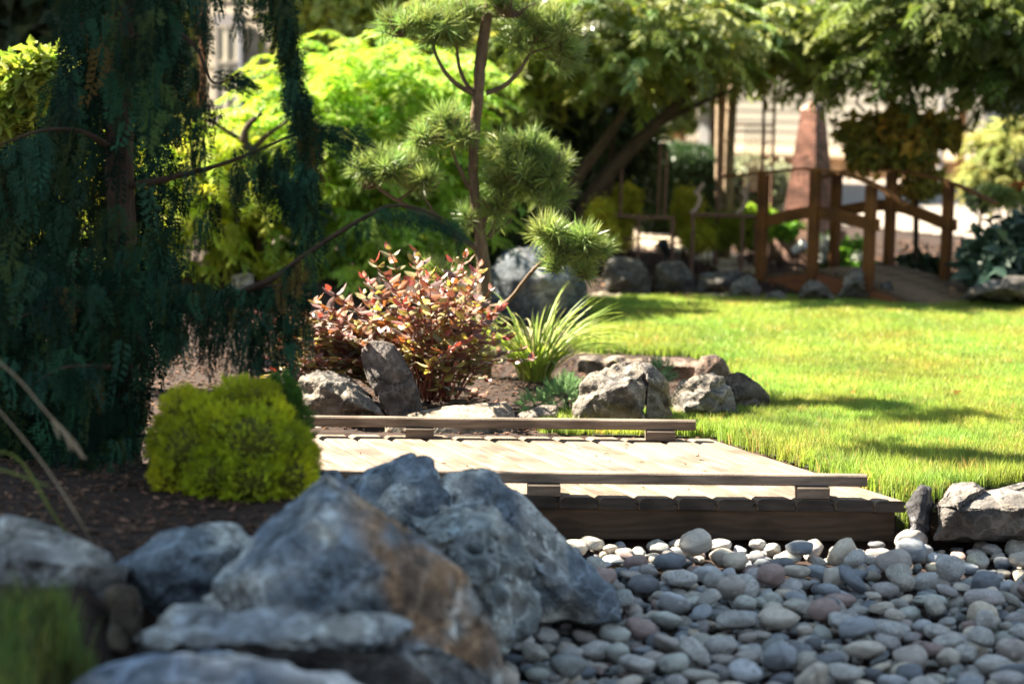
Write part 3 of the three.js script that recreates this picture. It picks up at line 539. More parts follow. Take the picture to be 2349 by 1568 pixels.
// ------------------------------------------------------------------ river cobbles, dropped one by one into the bed
const bed = thing('pebble_bed', null, null, V(0, 0, 0));
delete bed.userData.label; delete bed.userData.category; bed.userData.kind = 'structure';
{
  const r = mulberry(41), X0 = -0.45, X1 = 2.25, D0 = 4.75, D1 = 7.6, C = 0.0105, W = Math.ceil((X1 - X0) / C), H = Math.ceil((D1 - D0) / C);
  const top = new Float32Array(W * H).fill(-0.055), own = new Int32Array(W * H).fill(-1);
  for (let j = 0; j < H; j++) for (let i = 0; i < W; i++) { const x = X0 + i * C, d = D0 + j * C; if (d > frontD(x) - 0.005) top[j * W + i] = 9; else top[j * W + i] = -0.05 + 0.018 * ss(6.7, 7.3, d); }
  const shapes = []; // rounded pebble forms
  for (let k = 0; k < 12; k++) {
    let g = new THREE.IcosahedronGeometry(1, 4); g.deleteAttribute('normal'); g.deleteAttribute('uv'); g = mergeVertices(g);
    const p = g.attributes.position, q = mulberry(300 + k), e = q.r(0.68, 1.1), uv = [];
    const cuts = Array.from({ length: 2 + (k % 4) * 2 }, () => [V(q.n(), q.n(), q.n()).normalize(), q.r(0.55, 0.92)]);
    for (let i = 0; i < p.count; i++) {
      const v = V(p.getX(i), p.getY(i), p.getZ(i)), u = v.clone(); uv.push(Math.atan2(u.z, u.x) / 6.283 * 2, u.y * 0.5);
      const sg = (t) => Math.sign(t) * Math.pow(Math.abs(t), e); v.set(sg(v.x), sg(v.y), sg(v.z)).normalize().multiplyScalar(1 + 0.3 * fbm(u.x * 1.1 + k * 3, u.y * 1.1, u.z * 1.1, 2) + 0.05 * fbm(u.x * 4, u.y * 4 + k, u.z * 4, 2));
      for (const [n, c] of cuts) { const t = v.dot(n); if (t > c) v.addScaledVector(n, -(t - c) * 0.72); }
      p.setXYZ(i, v.x, v.y, v.z);
    }
    g.setAttribute('uv', new THREE.Float32BufferAttribute(uv, 2)); g.computeVertexNormals();
    shapes.push(g);
  }
  const stones = [];
  const drop = (S, cx, cd) => { let y = -9, sum = 0, n = 0; for (const [di, dj, low] of S.foot) { const i = Math.round((cx - X0) / C) + di, j = Math.round((cd - D0) / C) + dj; if (i < 0 || j < 0 || i >= W || j >= H) continue; const t = top[j * W + i]; const h = t - low; if (h > y) y = h; } return y; };
  const TOTAL = 2500;
  for (let n = 0; n < TOTAL; n++) {
    const big = n > TOTAL * 0.55, a = big ? 0.015 + 0.053 * Math.pow(r(), 2.5) + (r() < 0.06 ? 0.018 : 0) : 0.018 + 0.026 * r(), b = a * r.r(0.58, 0.95), c = b * r.r(0.42, 0.88);
    const steep = r() < 0.16, q = qEuler(r.n() * (steep ? 0.8 : 0.2), r() * 6.283, r.n() * (steep ? 0.9 : 0.22));
    const R3 = new THREE.Matrix4().makeRotationFromQuaternion(q), A = new THREE.Matrix3().setFromMatrix4(R3).elements;
    // sampled underside / upper side of the turned ellipsoid
    const foot = [], up = new Map(), N = Math.ceil(a / C) + 1;
    const S2 = [[], [], []]; // M = R diag(s^2) R^T
    const s2 = [a * a, c * c, b * b], m = (i, j) => A[i] * A[j] * s2[0] + A[3 + i] * A[3 + j] * s2[1] + A[6 + i] * A[6 + j] * s2[2];
    const M00 = m(0, 0), M11 = m(1, 1), M22 = m(2, 2), M01 = m(0, 1), M02 = m(0, 2), M12 = m(1, 2), det = M00 * M22 - M02 * M02;
    for (let j = -N; j <= N; j++) for (let i = -N; i <= N; i++) {
      const x = i * C, z = -j * C, k = (M22 * x * x - 2 * M02 * x * z + M00 * z * z) / det;
      if (k > 0.93) continue;
      const gx = (M22 * x - M02 * z) / det, gz = (M00 * z - M02 * x) / det, mid = M01 * gx + M12 * gz, half = Math.sqrt(Math.max(0, (1 - k) * (M11 - (M01 * (M22 * M01 - M02 * M12) + M12 * (M00 * M12 - M02 * M01)) / det)));
      foot.push([i, j, mid - half, mid + half]);
    }
    if (!foot.length) continue;
    const S = { foot };
    let best = null;
    for (let t = 0; t < (big ? 7 : 5); t++) { const x = r.r(X0 + 0.05, X1 - 0.05), d = r.r(D0 + 0.05, frontD(x) - 0.02); if (x < -0.3 + 0.0 * d) continue; const y = drop(S, x, d); if (y < 1 && (!best || y < best[1])) best = [x, y, d]; }
    if (!best) continue;
    const [x, y0, d] = best, y = y0 - 0.16 * c, id = stones.length, ci = Math.round((x - X0) / C), cj = Math.round((d - D0) / C);
    for (const [di, dj, lo, hi] of foot) { const i = ci + di, j = cj + dj; if (i < 0 || j < 0 || i >= W || j >= H) continue; const k = j * W + i; if (y + hi > top[k]) { top[k] = y + hi; own[k] = id; } }
    stones.push({ x, y, d, a, b, c, q, g: r.pick(shapes), n: 0 });
  }
  for (const k of own) if (k >= 0) stones[k].n++;
  const score = (s) => { const in_ = Math.abs(s.x) < s.d * 0.25 && s.d > 5.2; return in_ ? s.n / (s.d * s.d) * (0.3 + s.c * 10) : 0; };
  const tones = [[0.50, 0.52, 0.55, 0], [0.58, 0.58, 0.58, 1], [0.33, 0.36, 0.40, 0], [0.58, 0.53, 0.46, 0], [0.43, 0.39, 0.36, 0], [0.66, 0.65, 0.63, 1], [0.2, 0.225, 0.26, 0], [0.66, 0.58, 0.47, 0], [0.5, 0.52, 0.48, 0], [0.38, 0.41, 0.42, 1], [0.55, 0.52, 0.53, 1], [0.17, 0.18, 0.2, 0], [0.66, 0.65, 0.64, 1], [0.36, 0.27, 0.25, 0], [0.6, 0.58, 0.53, 1], [0.58, 0.31, 0.11, 0]];
  const mats = tones.map(([R, Gc, B, gr]) => std(rgb(R * 1.18, Gc * 1.14, B * 1.08), { map: gr ? graniteMap : speckMap, bumpMap: fineBump, bumpScale: 0.0025, roughness: 0.72 }));
  const pickTone = () => { const t = r(); return t < 0.004 ? 15 : Math.floor(Math.pow(r(), 0.95) * 15); };
  stones.forEach((s) => { s.tone = pickTone(); s.m = TR(V(s.x, s.y, -s.d), s.q, V(s.a, s.c, s.b)); });
  const order = stones.map((s, i) => i).sort((i, j) => score(stones[j]) - score(stones[i]));
  order.slice(0, 300).forEach((i) => { const s = stones[i], m = mesh('pebble', s.g, mats[s.tone], bed); m.position.set(s.x, s.y, -s.d); m.quaternion.copy(s.q); m.scale.set(s.a, s.c, s.b); });
  const rest = order.slice(300).filter((i) => stones[i].n > 0);
  const pm = [std(0xffffff, { map: speckMap, bumpMap: fineBump, bumpScale: 0.0025, roughness: 0.75 }), std(0xffffff, { map: graniteMap, bumpMap: fineBump, bumpScale: 0.0025, roughness: 0.75 })];
  for (const gr of [0, 1]) for (let k = 0; k < 6; k++) {
    const l = rest.filter((i) => tones[stones[i].tone][3] === gr && shapes.indexOf(stones[i].g) % 6 === k);
    if (l.length) inst('small_pebbles', shapes[k + 6 * (gr)], pm[gr], l.map((i) => stones[i].m), l.map((i) => rgb(tones[stones[i].tone][0] * 1.18, tones[stones[i].tone][1] * 1.14, tones[stones[i].tone][2] * 1.08)), bed);
  }
}
// ------------------------------------------------------------------ foliage pieces
const DOWN = V(0, -1, 0);
// a flat drooping spray: rachis along -y, side shoots in x, each with small scale-leaf tips
function spray(seed, pairs = 13, width = 0.26, w = 0.011, sub = 4) {
  const r = mulberry(seed), t = new Tris();
  const blade = (p, dir, len, wd, nrm) => { const s = dir.clone().cross(nrm).normalize().multiplyScalar(wd); const m = p.clone().addScaledVector(dir, len * 0.45); t.tri(p, m.clone().add(s), p.clone().addScaledVector(dir, len)); t.tri(p, p.clone().addScaledVector(dir, len), m.clone().sub(s)); };
  const N0 = V(0, 0, 1);
  for (let k = 0; k < 5; k++) blade(V(0, -k * 0.19, 0), DOWN, 0.24, w * 0.9, N0);
  for (let i = 0; i < pairs; i++) for (const sd of [-1, 1]) {
    const y = -(i + 0.3 + 0.4 * (sd > 0)) / pairs * 0.9, k = 1 - (-y) * 0.78, len = width * k * r.r(0.75, 1.15), a = r.r(0.75, 1.0);
    if (r() < 0.1) continue; const dir = V(sd * Math.sin(a), -Math.cos(a), r.n() * 0.3).normalize(), p = V(0.05 * Math.sin(y * 5 + seed), y, 0.09 * Math.sin(y * 3.3 + seed * 2));
    blade(p, dir, len, w * 0.8, N0);
    for (let j = 0; j < sub; j++) { const f = 0.22 + 0.66 * j / sub, o = p.clone().addScaledVector(dir, len * f), up = (j % 2 ? 1 : -1) * 0.6; const d2 = V(dir.x * Math.cos(up) - dir.y * Math.sin(up), dir.x * Math.sin(up) + dir.y * Math.cos(up), dir.z + r.n() * 0.25).normalize(); blade(o, d2, len * 0.5 * (1 - f * 0.5), w * 0.75, N0); }
  }
  return t.geo();
}
// loose leaves in a ball, each folded along its midrib
function leafBall(seed, n, len, wid, droop = 0.4, fold = 0.25) {
  const r = mulberry(seed), t = new Tris();
  for (let i = 0; i < n; i++) {
    const o = V(r.n(), r.n() * 0.8, r.n()).multiplyScalar(0.5), dir = V(r.n(), r.n() * 0.6 - droop, r.n()).normalize(), side = dir.clone().cross(V(r.n() * 0.5, 1, r.n() * 0.5)).normalize(), nn = side.clone().cross(dir), l = len * r.r(0.7, 1.25), w = wid * r.r(0.8, 1.2);
    const m = o.clone().addScaledVector(dir, l * 0.45), tip = o.clone().addScaledVector(dir, l).addScaledVector(nn, -fold * l * 0.4), a = m.clone().addScaledVector(side, w / 2).addScaledVector(nn, fold * w), b = m.clone().addScaledVector(side, -w / 2).addScaledVector(nn, fold * w);
    t.tri(o, a, tip); t.tri(o, tip, b);
  }
  return t.geo();
}
// an arching twig of narrow leaves hanging in layers (maple, yew-like growth)
function leafTwig(seed, n, len, wid) {
  const r = mulberry(seed), t = new Tris();
  for (let i = 0; i < n; i++) {
    const f = i / n, o = V(f, 0.16 * Math.sin(f * 3.1) - 0.3 * f * f, 0.05 * r.n()), a = (i % 2 ? 1 : -1) * r.r(0.5, 1.25), dir = V(Math.cos(a), -0.35 - 0.5 * r(), Math.sin(a)).normalize(), side = dir.clone().cross(UPV).normalize(), l = len * r.r(0.7, 1.2), w = wid * r.r(0.8, 1.2);
    const m = o.clone().addScaledVector(dir, l * 0.45), tip = o.clone().addScaledVector(dir, l), nn = V(0, 0.25 * w, 0);
    t.tri(o, m.clone().addScaledVector(side, w / 2).add(nn), tip); t.tri(o, tip, m.clone().addScaledVector(side, -w / 2).add(nn));
  }
  return t.geo();
}
// tuft of needles round a shoot (+y)
function needles(seed, n, len, w) {
  const r = mulberry(seed), t = new Tris();
  for (let i = 0; i < n; i++) {
    const a = r() * 6.283, f = r(), e = r.r(0.25, 1.15), dir = V(Math.cos(a) * Math.sin(e), Math.cos(e), Math.sin(a) * Math.sin(e)), o = V(0, (f - 0.6) * len * 0.7, 0), l = len * r.r(0.75, 1.1), s = dir.clone().cross(V(r.n(), r.n(), r.n())).normalize().multiplyScalar(w / 2), e1 = o.clone().addScaledVector(dir, l), m = o.clone().addScaledVector(dir, l * 0.6).addScaledVector(UPV, l * 0.04);
    t.tri(o.clone().sub(s), o.clone().add(s), m.clone().add(s)); t.tri(o.clone().sub(s), m.clone().add(s), m.clone().sub(s)); t.tri(m.clone().sub(s), m.clone().add(s), e1);
  }
  return t.geo();
}
const shade = (r, lo, hi, warm = 0) => { const k = r.r(lo, hi); return rgb(k * (1 + warm * r.n()), k, k * (1 - 0.3 * warm * r.n())); };
// pieces spread through ellipsoids: blobs = [dx, dy, d, rx, ry, rz, n] (radii in metres)
function fillBlobs(r, blobs, size, o = {}) {
  const mats = [], cols = [];
  for (const [dx, dy, d, rx, ry, rz, n] of blobs) {
    const c = P(dx, dy, d);
    for (let i = 0; i < n; i++) {
      const u = V(r.n(), r.n(), r.n()).normalize(), k = Math.pow(r(), o.shell ?? 0.4), lump = 1 + (o.lump ?? 0.3) * nz(u.x * 2.2 + dx, u.y * 2.2, u.z * 2.2 + dy);
      const p = V(c.x + u.x * rx * k * lump, c.y + u.y * ry * k * lump, c.z + u.z * rz * k * lump), s = size * r.r(0.7, 1.3);
      let q;
      if (o.twig) { const yaw = Math.atan2(-u.z, u.x) + r.n() * 0.7; q = qEuler(0, yaw, r.n() * 0.3 + 0.25 * u.y); }
      else if (o.out) q = qAlong(u.clone().multiplyScalar(1.1).add(V(0, o.lift ?? 0.5, 0)).add(V(r.n() * 0.3, r.n() * 0.3, r.n() * 0.3)), r() * 6.28);
      else q = qEuler(r.n() * 0.5, r() * 6.283, r.n() * 0.5);
      mats.push(TR(p, q, s)); cols.push(shade(r, o.lo ?? 0.7, o.hi ?? 1.25, o.warm ?? 0.15));
    }
  }
  return [mats, cols];
}
function crown(name, parent, geos, mat, [mats, cols]) {
  const g = geos.length, holder = parent;
  geos.forEach((geo, i) => inst(name, geo, mat, mats.filter((_, k) => k % g === i), cols.filter((_, k) => k % g === i), holder));
}
const path = (list, d) => list.map((a) => P(a[0], a[1], a[2] ?? d));

// ------------------------------------------------------------------ weeping cedar, left
{
  const base = P(272, 1112, 6.95); base.y = T(base.x, base.z);
  const t = thing('weeping_cedar', 'dark blue green weeping cedar with hanging sprays filling the left side', 'tree', base);
  const r = mulberry(51), D = 6.95;
  part('trunk', limb([base.clone().add(V(0.02, -0.05, 0)), P(268, 900, D), P(280, 600, D), P(272, 250, D), P(285, -100, D), P(300, -700, D), P(285, -1500, D)], [0.07, 0.055, 0.05, 0.045, 0.04, 0.03, 0.012], 9, 5, 0.15), M.darkbark, t);
  const branches = [
    [[275, 700, 6.95], [420, 680, 6.9], [560, 668, 6.75], [650, 652, 6.7], [722, 655, 6.7]],
    [[560, 668, 6.75], [640, 630, 6.6], [706, 580, 6.55], [844, 494, 6.5], [900, 471, 6.45], [1000, 492, 6.4], [1062, 545, 6.4]],
    [[278, 430, 6.95], [420, 400, 6.8], [520, 372, 6.7], [600, 340, 6.65], [700, 300, 6.65], [790, 292, 6.65]],
    [[285, -120, 6.95], [450, -160, 6.8], [600, -100, 6.7], [655, -20, 6.65], [672, 120, 6.65], [690, 260, 6.65], [712, 330, 6.65]],
    [[280, 100, 6.95], [380, 60, 6.7], [450, 110, 6.65], [490, 190, 6.6], [545, 172, 6.6]],
    [[270, 350, 6.95], [180, 300, 6.7], [90, 300, 6.6], [-20, 340, 6.6]],
    [[272, 760, 6.95], [180, 690, 6.5], [120, 700, 6.4], [-40, 760, 6.4]],
    [[272, 850, 6.95], [220, 840, 6.4], [140, 845, 6.3], [60, 890, 6.3]],
    [[270, 980, 6.95], [330, 1000, 6.6], [385, 985, 6.5]],
    [[700, 300, 6.65], [712, 420, 6.65], [706, 560, 6.65]],
  ];
  branches.forEach((b) => part('branch', limb(path(b), [0.013, 0.008, 0.005, 0.0025], 5, 5), M.darkbark, t));
  const geos = [0, 1, 2, 3, 4, 5, 6, 7].map((k) => spray(500 + k, 10 + k % 3 * 2, 0.2 + 0.025 * k, 0.0135, 5));
  const mats = [], cols = [];
  const put = (x, y, d, L, lean = 0.25, fwd = 0) => { const p = P(x, y, d); mats.push(TR(p, qEuler(r.n() * lean + fwd, r.n() * 0.9 + (r() < 0.5 ? 0 : 3.1), r.n() * lean), V(L * r.r(0.8, 1.2), L, L))); const kk = Math.pow(r(), 1.6) * 1.7 + 0.25; if (r() < 0.02) { cols.push(rgb(6, 1.4, 0.8)); return; } const wm = r(); cols.push(rgb(kk * (wm < 0.2 ? 1.9 : 1), kk * r.r(0.85, 1.12), kk * (wm < 0.2 ? 0.6 : r.r(0.85, 1.25)))); };
  const poly = (pts, n, d0, d1, L0, L1, keep) => { const vs = pts.map(([x, z]) => ({ x, z })); const xs = pts.map((p) => p[0]), ys = pts.map((p) => p[1]); let k = 0, tr = 0; while (k < n && tr++ < n * 30) { const x = r.r(Math.min(...xs), Math.max(...xs)), y = r.r(Math.min(...ys), Math.max(...ys)); if (!inPoly(x, y, vs)) continue; if (keep && nz(x * 0.02, y * 0.008, keep) < -0.18) continue; k++; put(x, y, r.r(d0, d1), r.r(L0, L1)); } };
  const line = (x0, y0, x1, y1, d, w, n, L0, L1, lean = 0.15) => { for (let i = 0; i < n; i++) { const f = (i + r() * 0.6) / n; put(lerp(x0, x1, f) + r.n() * w, lerp(y0, y1, f), d + r.n() * 0.08, r.r(L0, L1), lean); } };
  // solid mass round the trunk
  poly([[150, -100], [440, -100], [400, 60], [370, 230], [370, 460], [390, 660], [290, 870], [-40, 960], [-60, 280], [60, 290], [140, 150]], 480, 6.55, 7.35, 0.15, 0.28);
  poly([[150, -60], [400, -60], [400, 500], [320, 900], [-40, 900], [-60, 330], [80, 290], [150, 120]], 330, 7.0, 7.5, 0.18, 0.3);
  poly([[-50, 560], [330, 560], [340, 900], [240, 1010], [-50, 1040]], 260, 6.3, 7.0, 0.16, 0.26);
  poly([[-50, 900], [330, 880], [320, 1010], [-50, 1030]], 170, 6.6, 7.3, 0.14, 0.22);
  // thinner middle with light coming through
  poly([[400, 200], [500, 230], [505, 480], [400, 600]], 48, 6.6, 7.0, 0.08, 0.14, 4);
  poly([[520, 320], [650, 320], [690, 400], [540, 430]], 60, 6.55, 6.8, 0.09, 0.15, 9);
  poly([[400, 100], [460, 140], [490, 240], [400, 280]], 26, 6.6, 6.9, 0.07, 0.13, 2);
  // bright hanging leader in front
  line(330, -40, 355, 260, 6.35, 14, 22, 0.16, 0.26);
  line(385, -40, 395, 120, 6.5, 10, 8, 0.14, 0.22);
  // top curtain
  line(430, -70, 640, -80, 6.65, 8, 13, 0.12, 0.2); line(430, -20, 560, -30, 6.7, 8, 8, 0.08, 0.13); line(590, -40, 640, 0, 6.65, 8, 10, 0.12, 0.18);
  line(535, 0, 560, 60, 6.65, 8, 5, 0.08, 0.12); line(455, 0, 480, 60, 6.65, 12, 9, 0.1, 0.16);
  // right column
  line(655, -60, 690, 270, 6.62, 13, 50, 0.12, 0.2); line(650, -40, 660, 120, 6.66, 14, 18, 0.12, 0.17); line(690, 200, 735, 330, 6.62, 16, 26, 0.1, 0.16); line(700, 300, 705, 520, 6.62, 15, 44, 0.11, 0.18);
  line(640, 380, 690, 430, 6.6, 20, 16, 0.12, 0.18);
  // tips reaching right
  for (const [x0, y0, x1, y1, n] of [[700, 290, 810, 292, 12], [700, 300, 850, 330, 10], [690, 280, 780, 370, 8], [480, 165, 560, 178, 9], [470, 185, 545, 190, 6]]) for (let i = 0; i < n; i++) { const f = (i + 0.5) / n; const p = P(lerp(x0, x1, f), lerp(y0, y1, f), 6.63 + r.n() * 0.04); mats.push(TR(p, qEuler(r.n() * 0.4, r.n() * 0.3, 1.2 + r.n() * 0.25), r.r(0.07, 0.13))); cols.push(shade(r, 0.6, 1.2)); }
  // long branch to the right, sprays hanging below it
  line(706, 578, 850, 496, 6.5, 6, 11, 0.06, 0.11, 0.6); line(850, 494, 1000, 494, 6.45, 8, 12, 0.05, 0.09, 0.7); for (let i = 0; i < 16; i++) { const f = i / 15; mats.push(TR(P(lerp(860, 1030, f), 478 + 40 * f * f, 6.42 + r.n() * 0.05), qEuler(r.n() * 0.4, r.n() * 0.4, 0.75 + 0.5 * r()), r.r(0.06, 0.11))); cols.push(shade(r, 0.8, 1.6)); } line(1000, 490, 1060, 545, 6.4, 5, 8, 0.05, 0.08); line(640, 620, 720, 575, 6.55, 8, 14, 0.1, 0.18);
  // low branch with separate strands
  line(420, 665, 725, 648, 6.72, 12, 46, 0.08, 0.16, 0.3);
  for (const [x, y, n] of [[455, 690, 6], [478, 700, 7], [505, 690, 6], [530, 700, 7], [562, 690, 9], [580, 700, 8], [618, 690, 7], [640, 690, 8], [662, 680, 9], [690, 670, 6], [590, 720, 6]]) for (const q of [0, 1]) line(x + q * 13, y - q * 20, x + q * 13 + r.n() * 8, y + n * (17 - 3 * q), 6.7 + q * 0.08, 5, n, 0.08, 0.13, 0.12);
  poly([[350, 620], [500, 640], [450, 740], [360, 800]], 60, 6.6, 7.0, 0.09, 0.16, 6);
  poly([[395, 640], [690, 650], [680, 740], [410, 780]], 75, 6.72, 6.95, 0.08, 0.13);
  // lit fans on the near side, and shoots near the ground
  line(120, 655, 240, 650, 6.25, 8, 12, 0.1, 0.16, 0.5); line(60, 850, 240, 828, 6.2, 8, 16, 0.1, 0.17, 0.5); line(235, 1010, 400, 985, 6.3, 8, 14, 0.08, 0.13, 0.4); line(140, 1030, 260, 1040, 6.3, 10, 10, 0.08, 0.13, 0.5);
  // crown above the frame
  for (let i = 0; i < 900; i++) { const f = Math.pow(r(), 0.8), y = 2.1 + f * 2.6, R = 0.75 * (1 - f * 0.75) * Math.sqrt(r()), a = r() * 6.283; mats.push(TR(V(base.x + Math.cos(a) * R, y, base.z + Math.sin(a) * R), qEuler(r.n() * 0.3, r() * 6.28, r.n() * 0.3), r.r(0.25, 0.4))); cols.push(shade(r, 0.6, 1.2)); }
  crown('foliage', t, geos, leafMat(0.019, 0.056, 0.03, 0.18, 0, { specularIntensity: 0.15 }), [mats, cols]);
}

// ------------------------------------------------------------------ golden shrub
{
  const base = P(540, 1165, 6.15); base.y = T(base.x, base.z);
  const t = thing('golden_shrub', 'low rounded golden yellow thuja shrub in front of the cedar', 'shrub', base);
  const r = mulberry(61), geo = [0, 1].map((k) => { const g = spray(560 + k, 7, 0.42, 0.035, 3); g.rotateX(Math.PI); return g; });
  const lobes = [[428, 948, 6.15, 0.07, 0.07, 0.09], [462, 975, 6.1, 0.06, 0.07, 0.08], [396, 1015, 6.12, 0.065, 0.085, 0.09], [435, 1030, 6.04, 0.085, 0.09, 0.09], [405, 1085, 6.08, 0.07, 0.06, 0.08], [545, 935, 6.2, 0.075, 0.08, 0.1], [592, 928, 6.15, 0.06, 0.065, 0.1], [610, 975, 6.1, 0.07, 0.08, 0.1], [515, 1000, 6.06, 0.08, 0.085, 0.09], [580, 1015, 6.0, 0.095, 0.095, 0.1], [652, 1030, 6.08, 0.07, 0.08, 0.1], [500, 1080, 6.0, 0.09, 0.075, 0.09], [575, 1095, 5.98, 0.09, 0.075, 0.1], [645, 1090, 6.04, 0.09, 0.085, 0.1], [690, 1060, 6.14, 0.045, 0.07, 0.07], [615, 1135, 6.02, 0.07, 0.045, 0.08], [460, 1110, 6.05, 0.06, 0.045, 0.07]];
  const fill = (list, n, seed) => { const m = [], c = [], q = mulberry(seed); for (const [x, y, d, rx, ry, rz] of list) { const o = P(x, y, d), lt = q.r(0.72, 1.25), yl = q.r(0.9, 1.12); for (let i = 0; i < n; i++) { const u = V(q.n(), q.n(), q.n()).normalize(), k = q.r(0.82, 1.0) * (1 + 0.34 * nz(u.x * 3.2 + x, u.y * 3.2, u.z * 3.2)); m.push(TR(V(o.x + u.x * rx * k, o.y + u.y * ry * k, o.z + u.z * rz * k), qAlong(u.clone().add(V(q.n() * 0.35, 0.35 + q.n() * 0.35, q.n() * 0.35)), q() * 6.28), q.r(0.017, 0.03))); const h = lt * q.r(0.65, 1.3); c.push(rgb(h * yl, h, h)); } } return [m, c]; };
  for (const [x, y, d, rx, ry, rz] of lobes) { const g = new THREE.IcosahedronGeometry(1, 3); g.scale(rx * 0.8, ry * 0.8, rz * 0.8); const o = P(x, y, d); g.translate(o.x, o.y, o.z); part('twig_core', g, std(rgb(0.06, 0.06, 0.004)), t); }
  crown('foliage', t, geo, leafMat(0.5, 0.54, 0.015, 0.45, 0.1), fill(lobes, 950, 5));
  const base2 = P(640, 1120, 6.4); base2.y = T(base2.x, base2.z);
  const t2 = thing('green_shrub', 'small bright green conifer shrub behind the right of the golden shrub', 'shrub', base2);
  const lob2 = [[640, 920, 6.35, 0.055, 0.07, 0.07], [655, 980, 6.38, 0.07, 0.11, 0.08], [650, 1050, 6.4, 0.07, 0.12, 0.08]];
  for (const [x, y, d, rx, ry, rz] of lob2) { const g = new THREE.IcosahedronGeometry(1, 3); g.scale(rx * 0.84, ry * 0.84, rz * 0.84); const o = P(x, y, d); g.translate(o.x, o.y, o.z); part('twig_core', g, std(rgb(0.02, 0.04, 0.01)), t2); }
  crown('foliage', t2, geo, leafMat(0.09, 0.2, 0.02, 0.4, 0.1), fill(lob2, 1300, 6));
}

// ------------------------------------------------------------------ cloud pruned pine
{
  const base = P(1112, 660, 10.3); base.y = T(base.x, base.z);
  const t = thing('cloud_pruned_pine', 'cloud pruned pine with separate needle pads on bare curving branches', 'tree', base);
  const r = mulberry(71), D = 10.3;
  part('trunk', limb([base, ...path([[1110, 640], [1104, 560], [1092, 480], [1086, 400], [1088, 320], [1093, 260], [1098, 200], [1103, 140], [1112, 70], [1122, 0], [1130, -140], [1120, -320], [1135, -520]], D)], [0.042, 0.034, 0.026, 0.024, 0.026, 0.028, 0.028, 0.024, 0.02, 0.012], 9, 5, 0.2), M.bark, t);
  const B = [
    [[[1086, 214], [1055, 198], [1026, 172], [1000, 126], [988, 70]], 0.015], [[[1082, 208], [1066, 186], [1054, 155], [1048, 104], [1060, 60]], 0.012], [[[1115, 214], [1150, 200], [1178, 178], [1200, 150], [1216, 124], [1262, 108]], 0.014], [[[1216, 124], [1225, 90], [1240, 70]], 0.008],
    [[[1090, 440], [1073, 425], [1058, 395], [1046, 370], [1034, 325]], 0.014], [[[1100, 575], [1050, 540], [1000, 508], [950, 482], [912, 460], [875, 436], [850, 412]], 0.017], [[[912, 460], [940, 440], [965, 415]], 0.008], [[[875, 436], [870, 400], [885, 370]], 0.006], [[[1000, 508], [985, 470], [960, 440]], 0.007],
    [[[1100, 560], [1106, 525], [1113, 500], [1130, 462], [1170, 418]], 0.017], [[[1122, 545], [1140, 505], [1158, 466], [1200, 420], [1240, 380]], 0.015], [[[1128, 540], [1150, 520], [1175, 505]], 0.007],
    [[[1108, 700, 10.0], [1135, 702, 9.9], [1170, 686, 9.8], [1212, 632, 9.75], [1255, 590, 9.7], [1302, 563, 9.7]], 0.013], [[[1302, 563, 9.7], [1330, 600, 9.7], [1338, 625, 9.7]], 0.005], [[[1270, 580, 9.7], [1275, 605, 9.7], [1268, 620, 9.7]], 0.004],
    [[[1118, 30], [1160, 0], [1180, -40]], 0.012], [[[1130, -200], [1250, -260], [1330, -300]], 0.014], [[[1125, -220], [1000, -300]], 0.014],
  ];
  B.forEach(([l, w]) => part('branch', limb(path(l, D), [w, w * 0.75, w * 0.4], 6, 5, 0.15), M.bark, t));
  const pads = [
    [985, 48, D, 0.19, 0.11, 0.18, 102], [920, 60, D - 0.1, 0.1, 0.08, 0.12, 35], [1060, 35, D, 0.12, 0.1, 0.14, 48], [1040, 85, D, 0.1, 0.05, 0.1, 22], [1228, 72, D, 0.19, 0.1, 0.18, 102], [1290, 120, D, 0.09, 0.07, 0.1, 30], [1170, 20, D - 0.1, 0.12, 0.06, 0.12, 30],
    [1030, 298, D, 0.15, 0.085, 0.14, 75], [975, 320, D, 0.08, 0.05, 0.1, 22], [885, 385, D, 0.17, 0.085, 0.15, 84], [835, 410, D, 0.08, 0.07, 0.1, 26], [955, 420, D, 0.1, 0.05, 0.1, 26], [1200, 345, D, 0.19, 0.1, 0.19, 106], [1190, 410, D, 0.19, 0.1, 0.18, 97], [1260, 400, D, 0.1, 0.13, 0.12, 53], [1140, 470, D, 0.11, 0.06, 0.1, 24], [1080, 505, D, 0.05, 0.05, 0.06, 7],
    [1298, 548, 9.7, 0.115, 0.07, 0.12, 72], [1345, 570, 9.7, 0.06, 0.05, 0.07, 17], [1337, 625, 9.7, 0.03, 0.03, 0.03, 3], [1268, 612, 9.7, 0.03, 0.02, 0.03, 2], [1020, 620, 10.1, 0.1, 0.06, 0.1, 26],
    [1330, -320, D, 0.3, 0.14, 0.28, 102], [1000, -330, D, 0.3, 0.14, 0.28, 102], [1135, -560, D, 0.35, 0.2, 0.32, 133], [1180, -200, D, 0.2, 0.1, 0.2, 44], [1015, -190, 9.2, 0.28, 0.11, 0.24, 120], [1120, -235, 9.0, 0.26, 0.1, 0.22, 110],
  ];
  const geos = [0, 1, 2].map((k) => needles(600 + k, 38, 0.088, 0.003));
  crown('needle_pads', t, geos, leafMat(0.23, 0.31, 0.07, 0.4, 0.8), fillBlobs(r, pads.flatMap(([x, y, d, rx, ry, rz, n]) => Array.from({ length: Math.max(1, Math.round(n / 11)) }, () => { const k = 1.05, a = r.n() * 0.62, b = r.n() * 0.55; return [x + a * rx * 4886 / d * k, y - b * ry * 4886 / d * k, d + r.n() * 0.55 * rz, rx * 0.32, ry * 0.36, rz * 0.32, 11]; })), 1, { out: true, lift: 0.7, shell: 0.35, lo: 0.55, hi: 1.35, warm: 0.2, lump: 0.5 }));
  // short twigs inside the pads
  const tw = [];
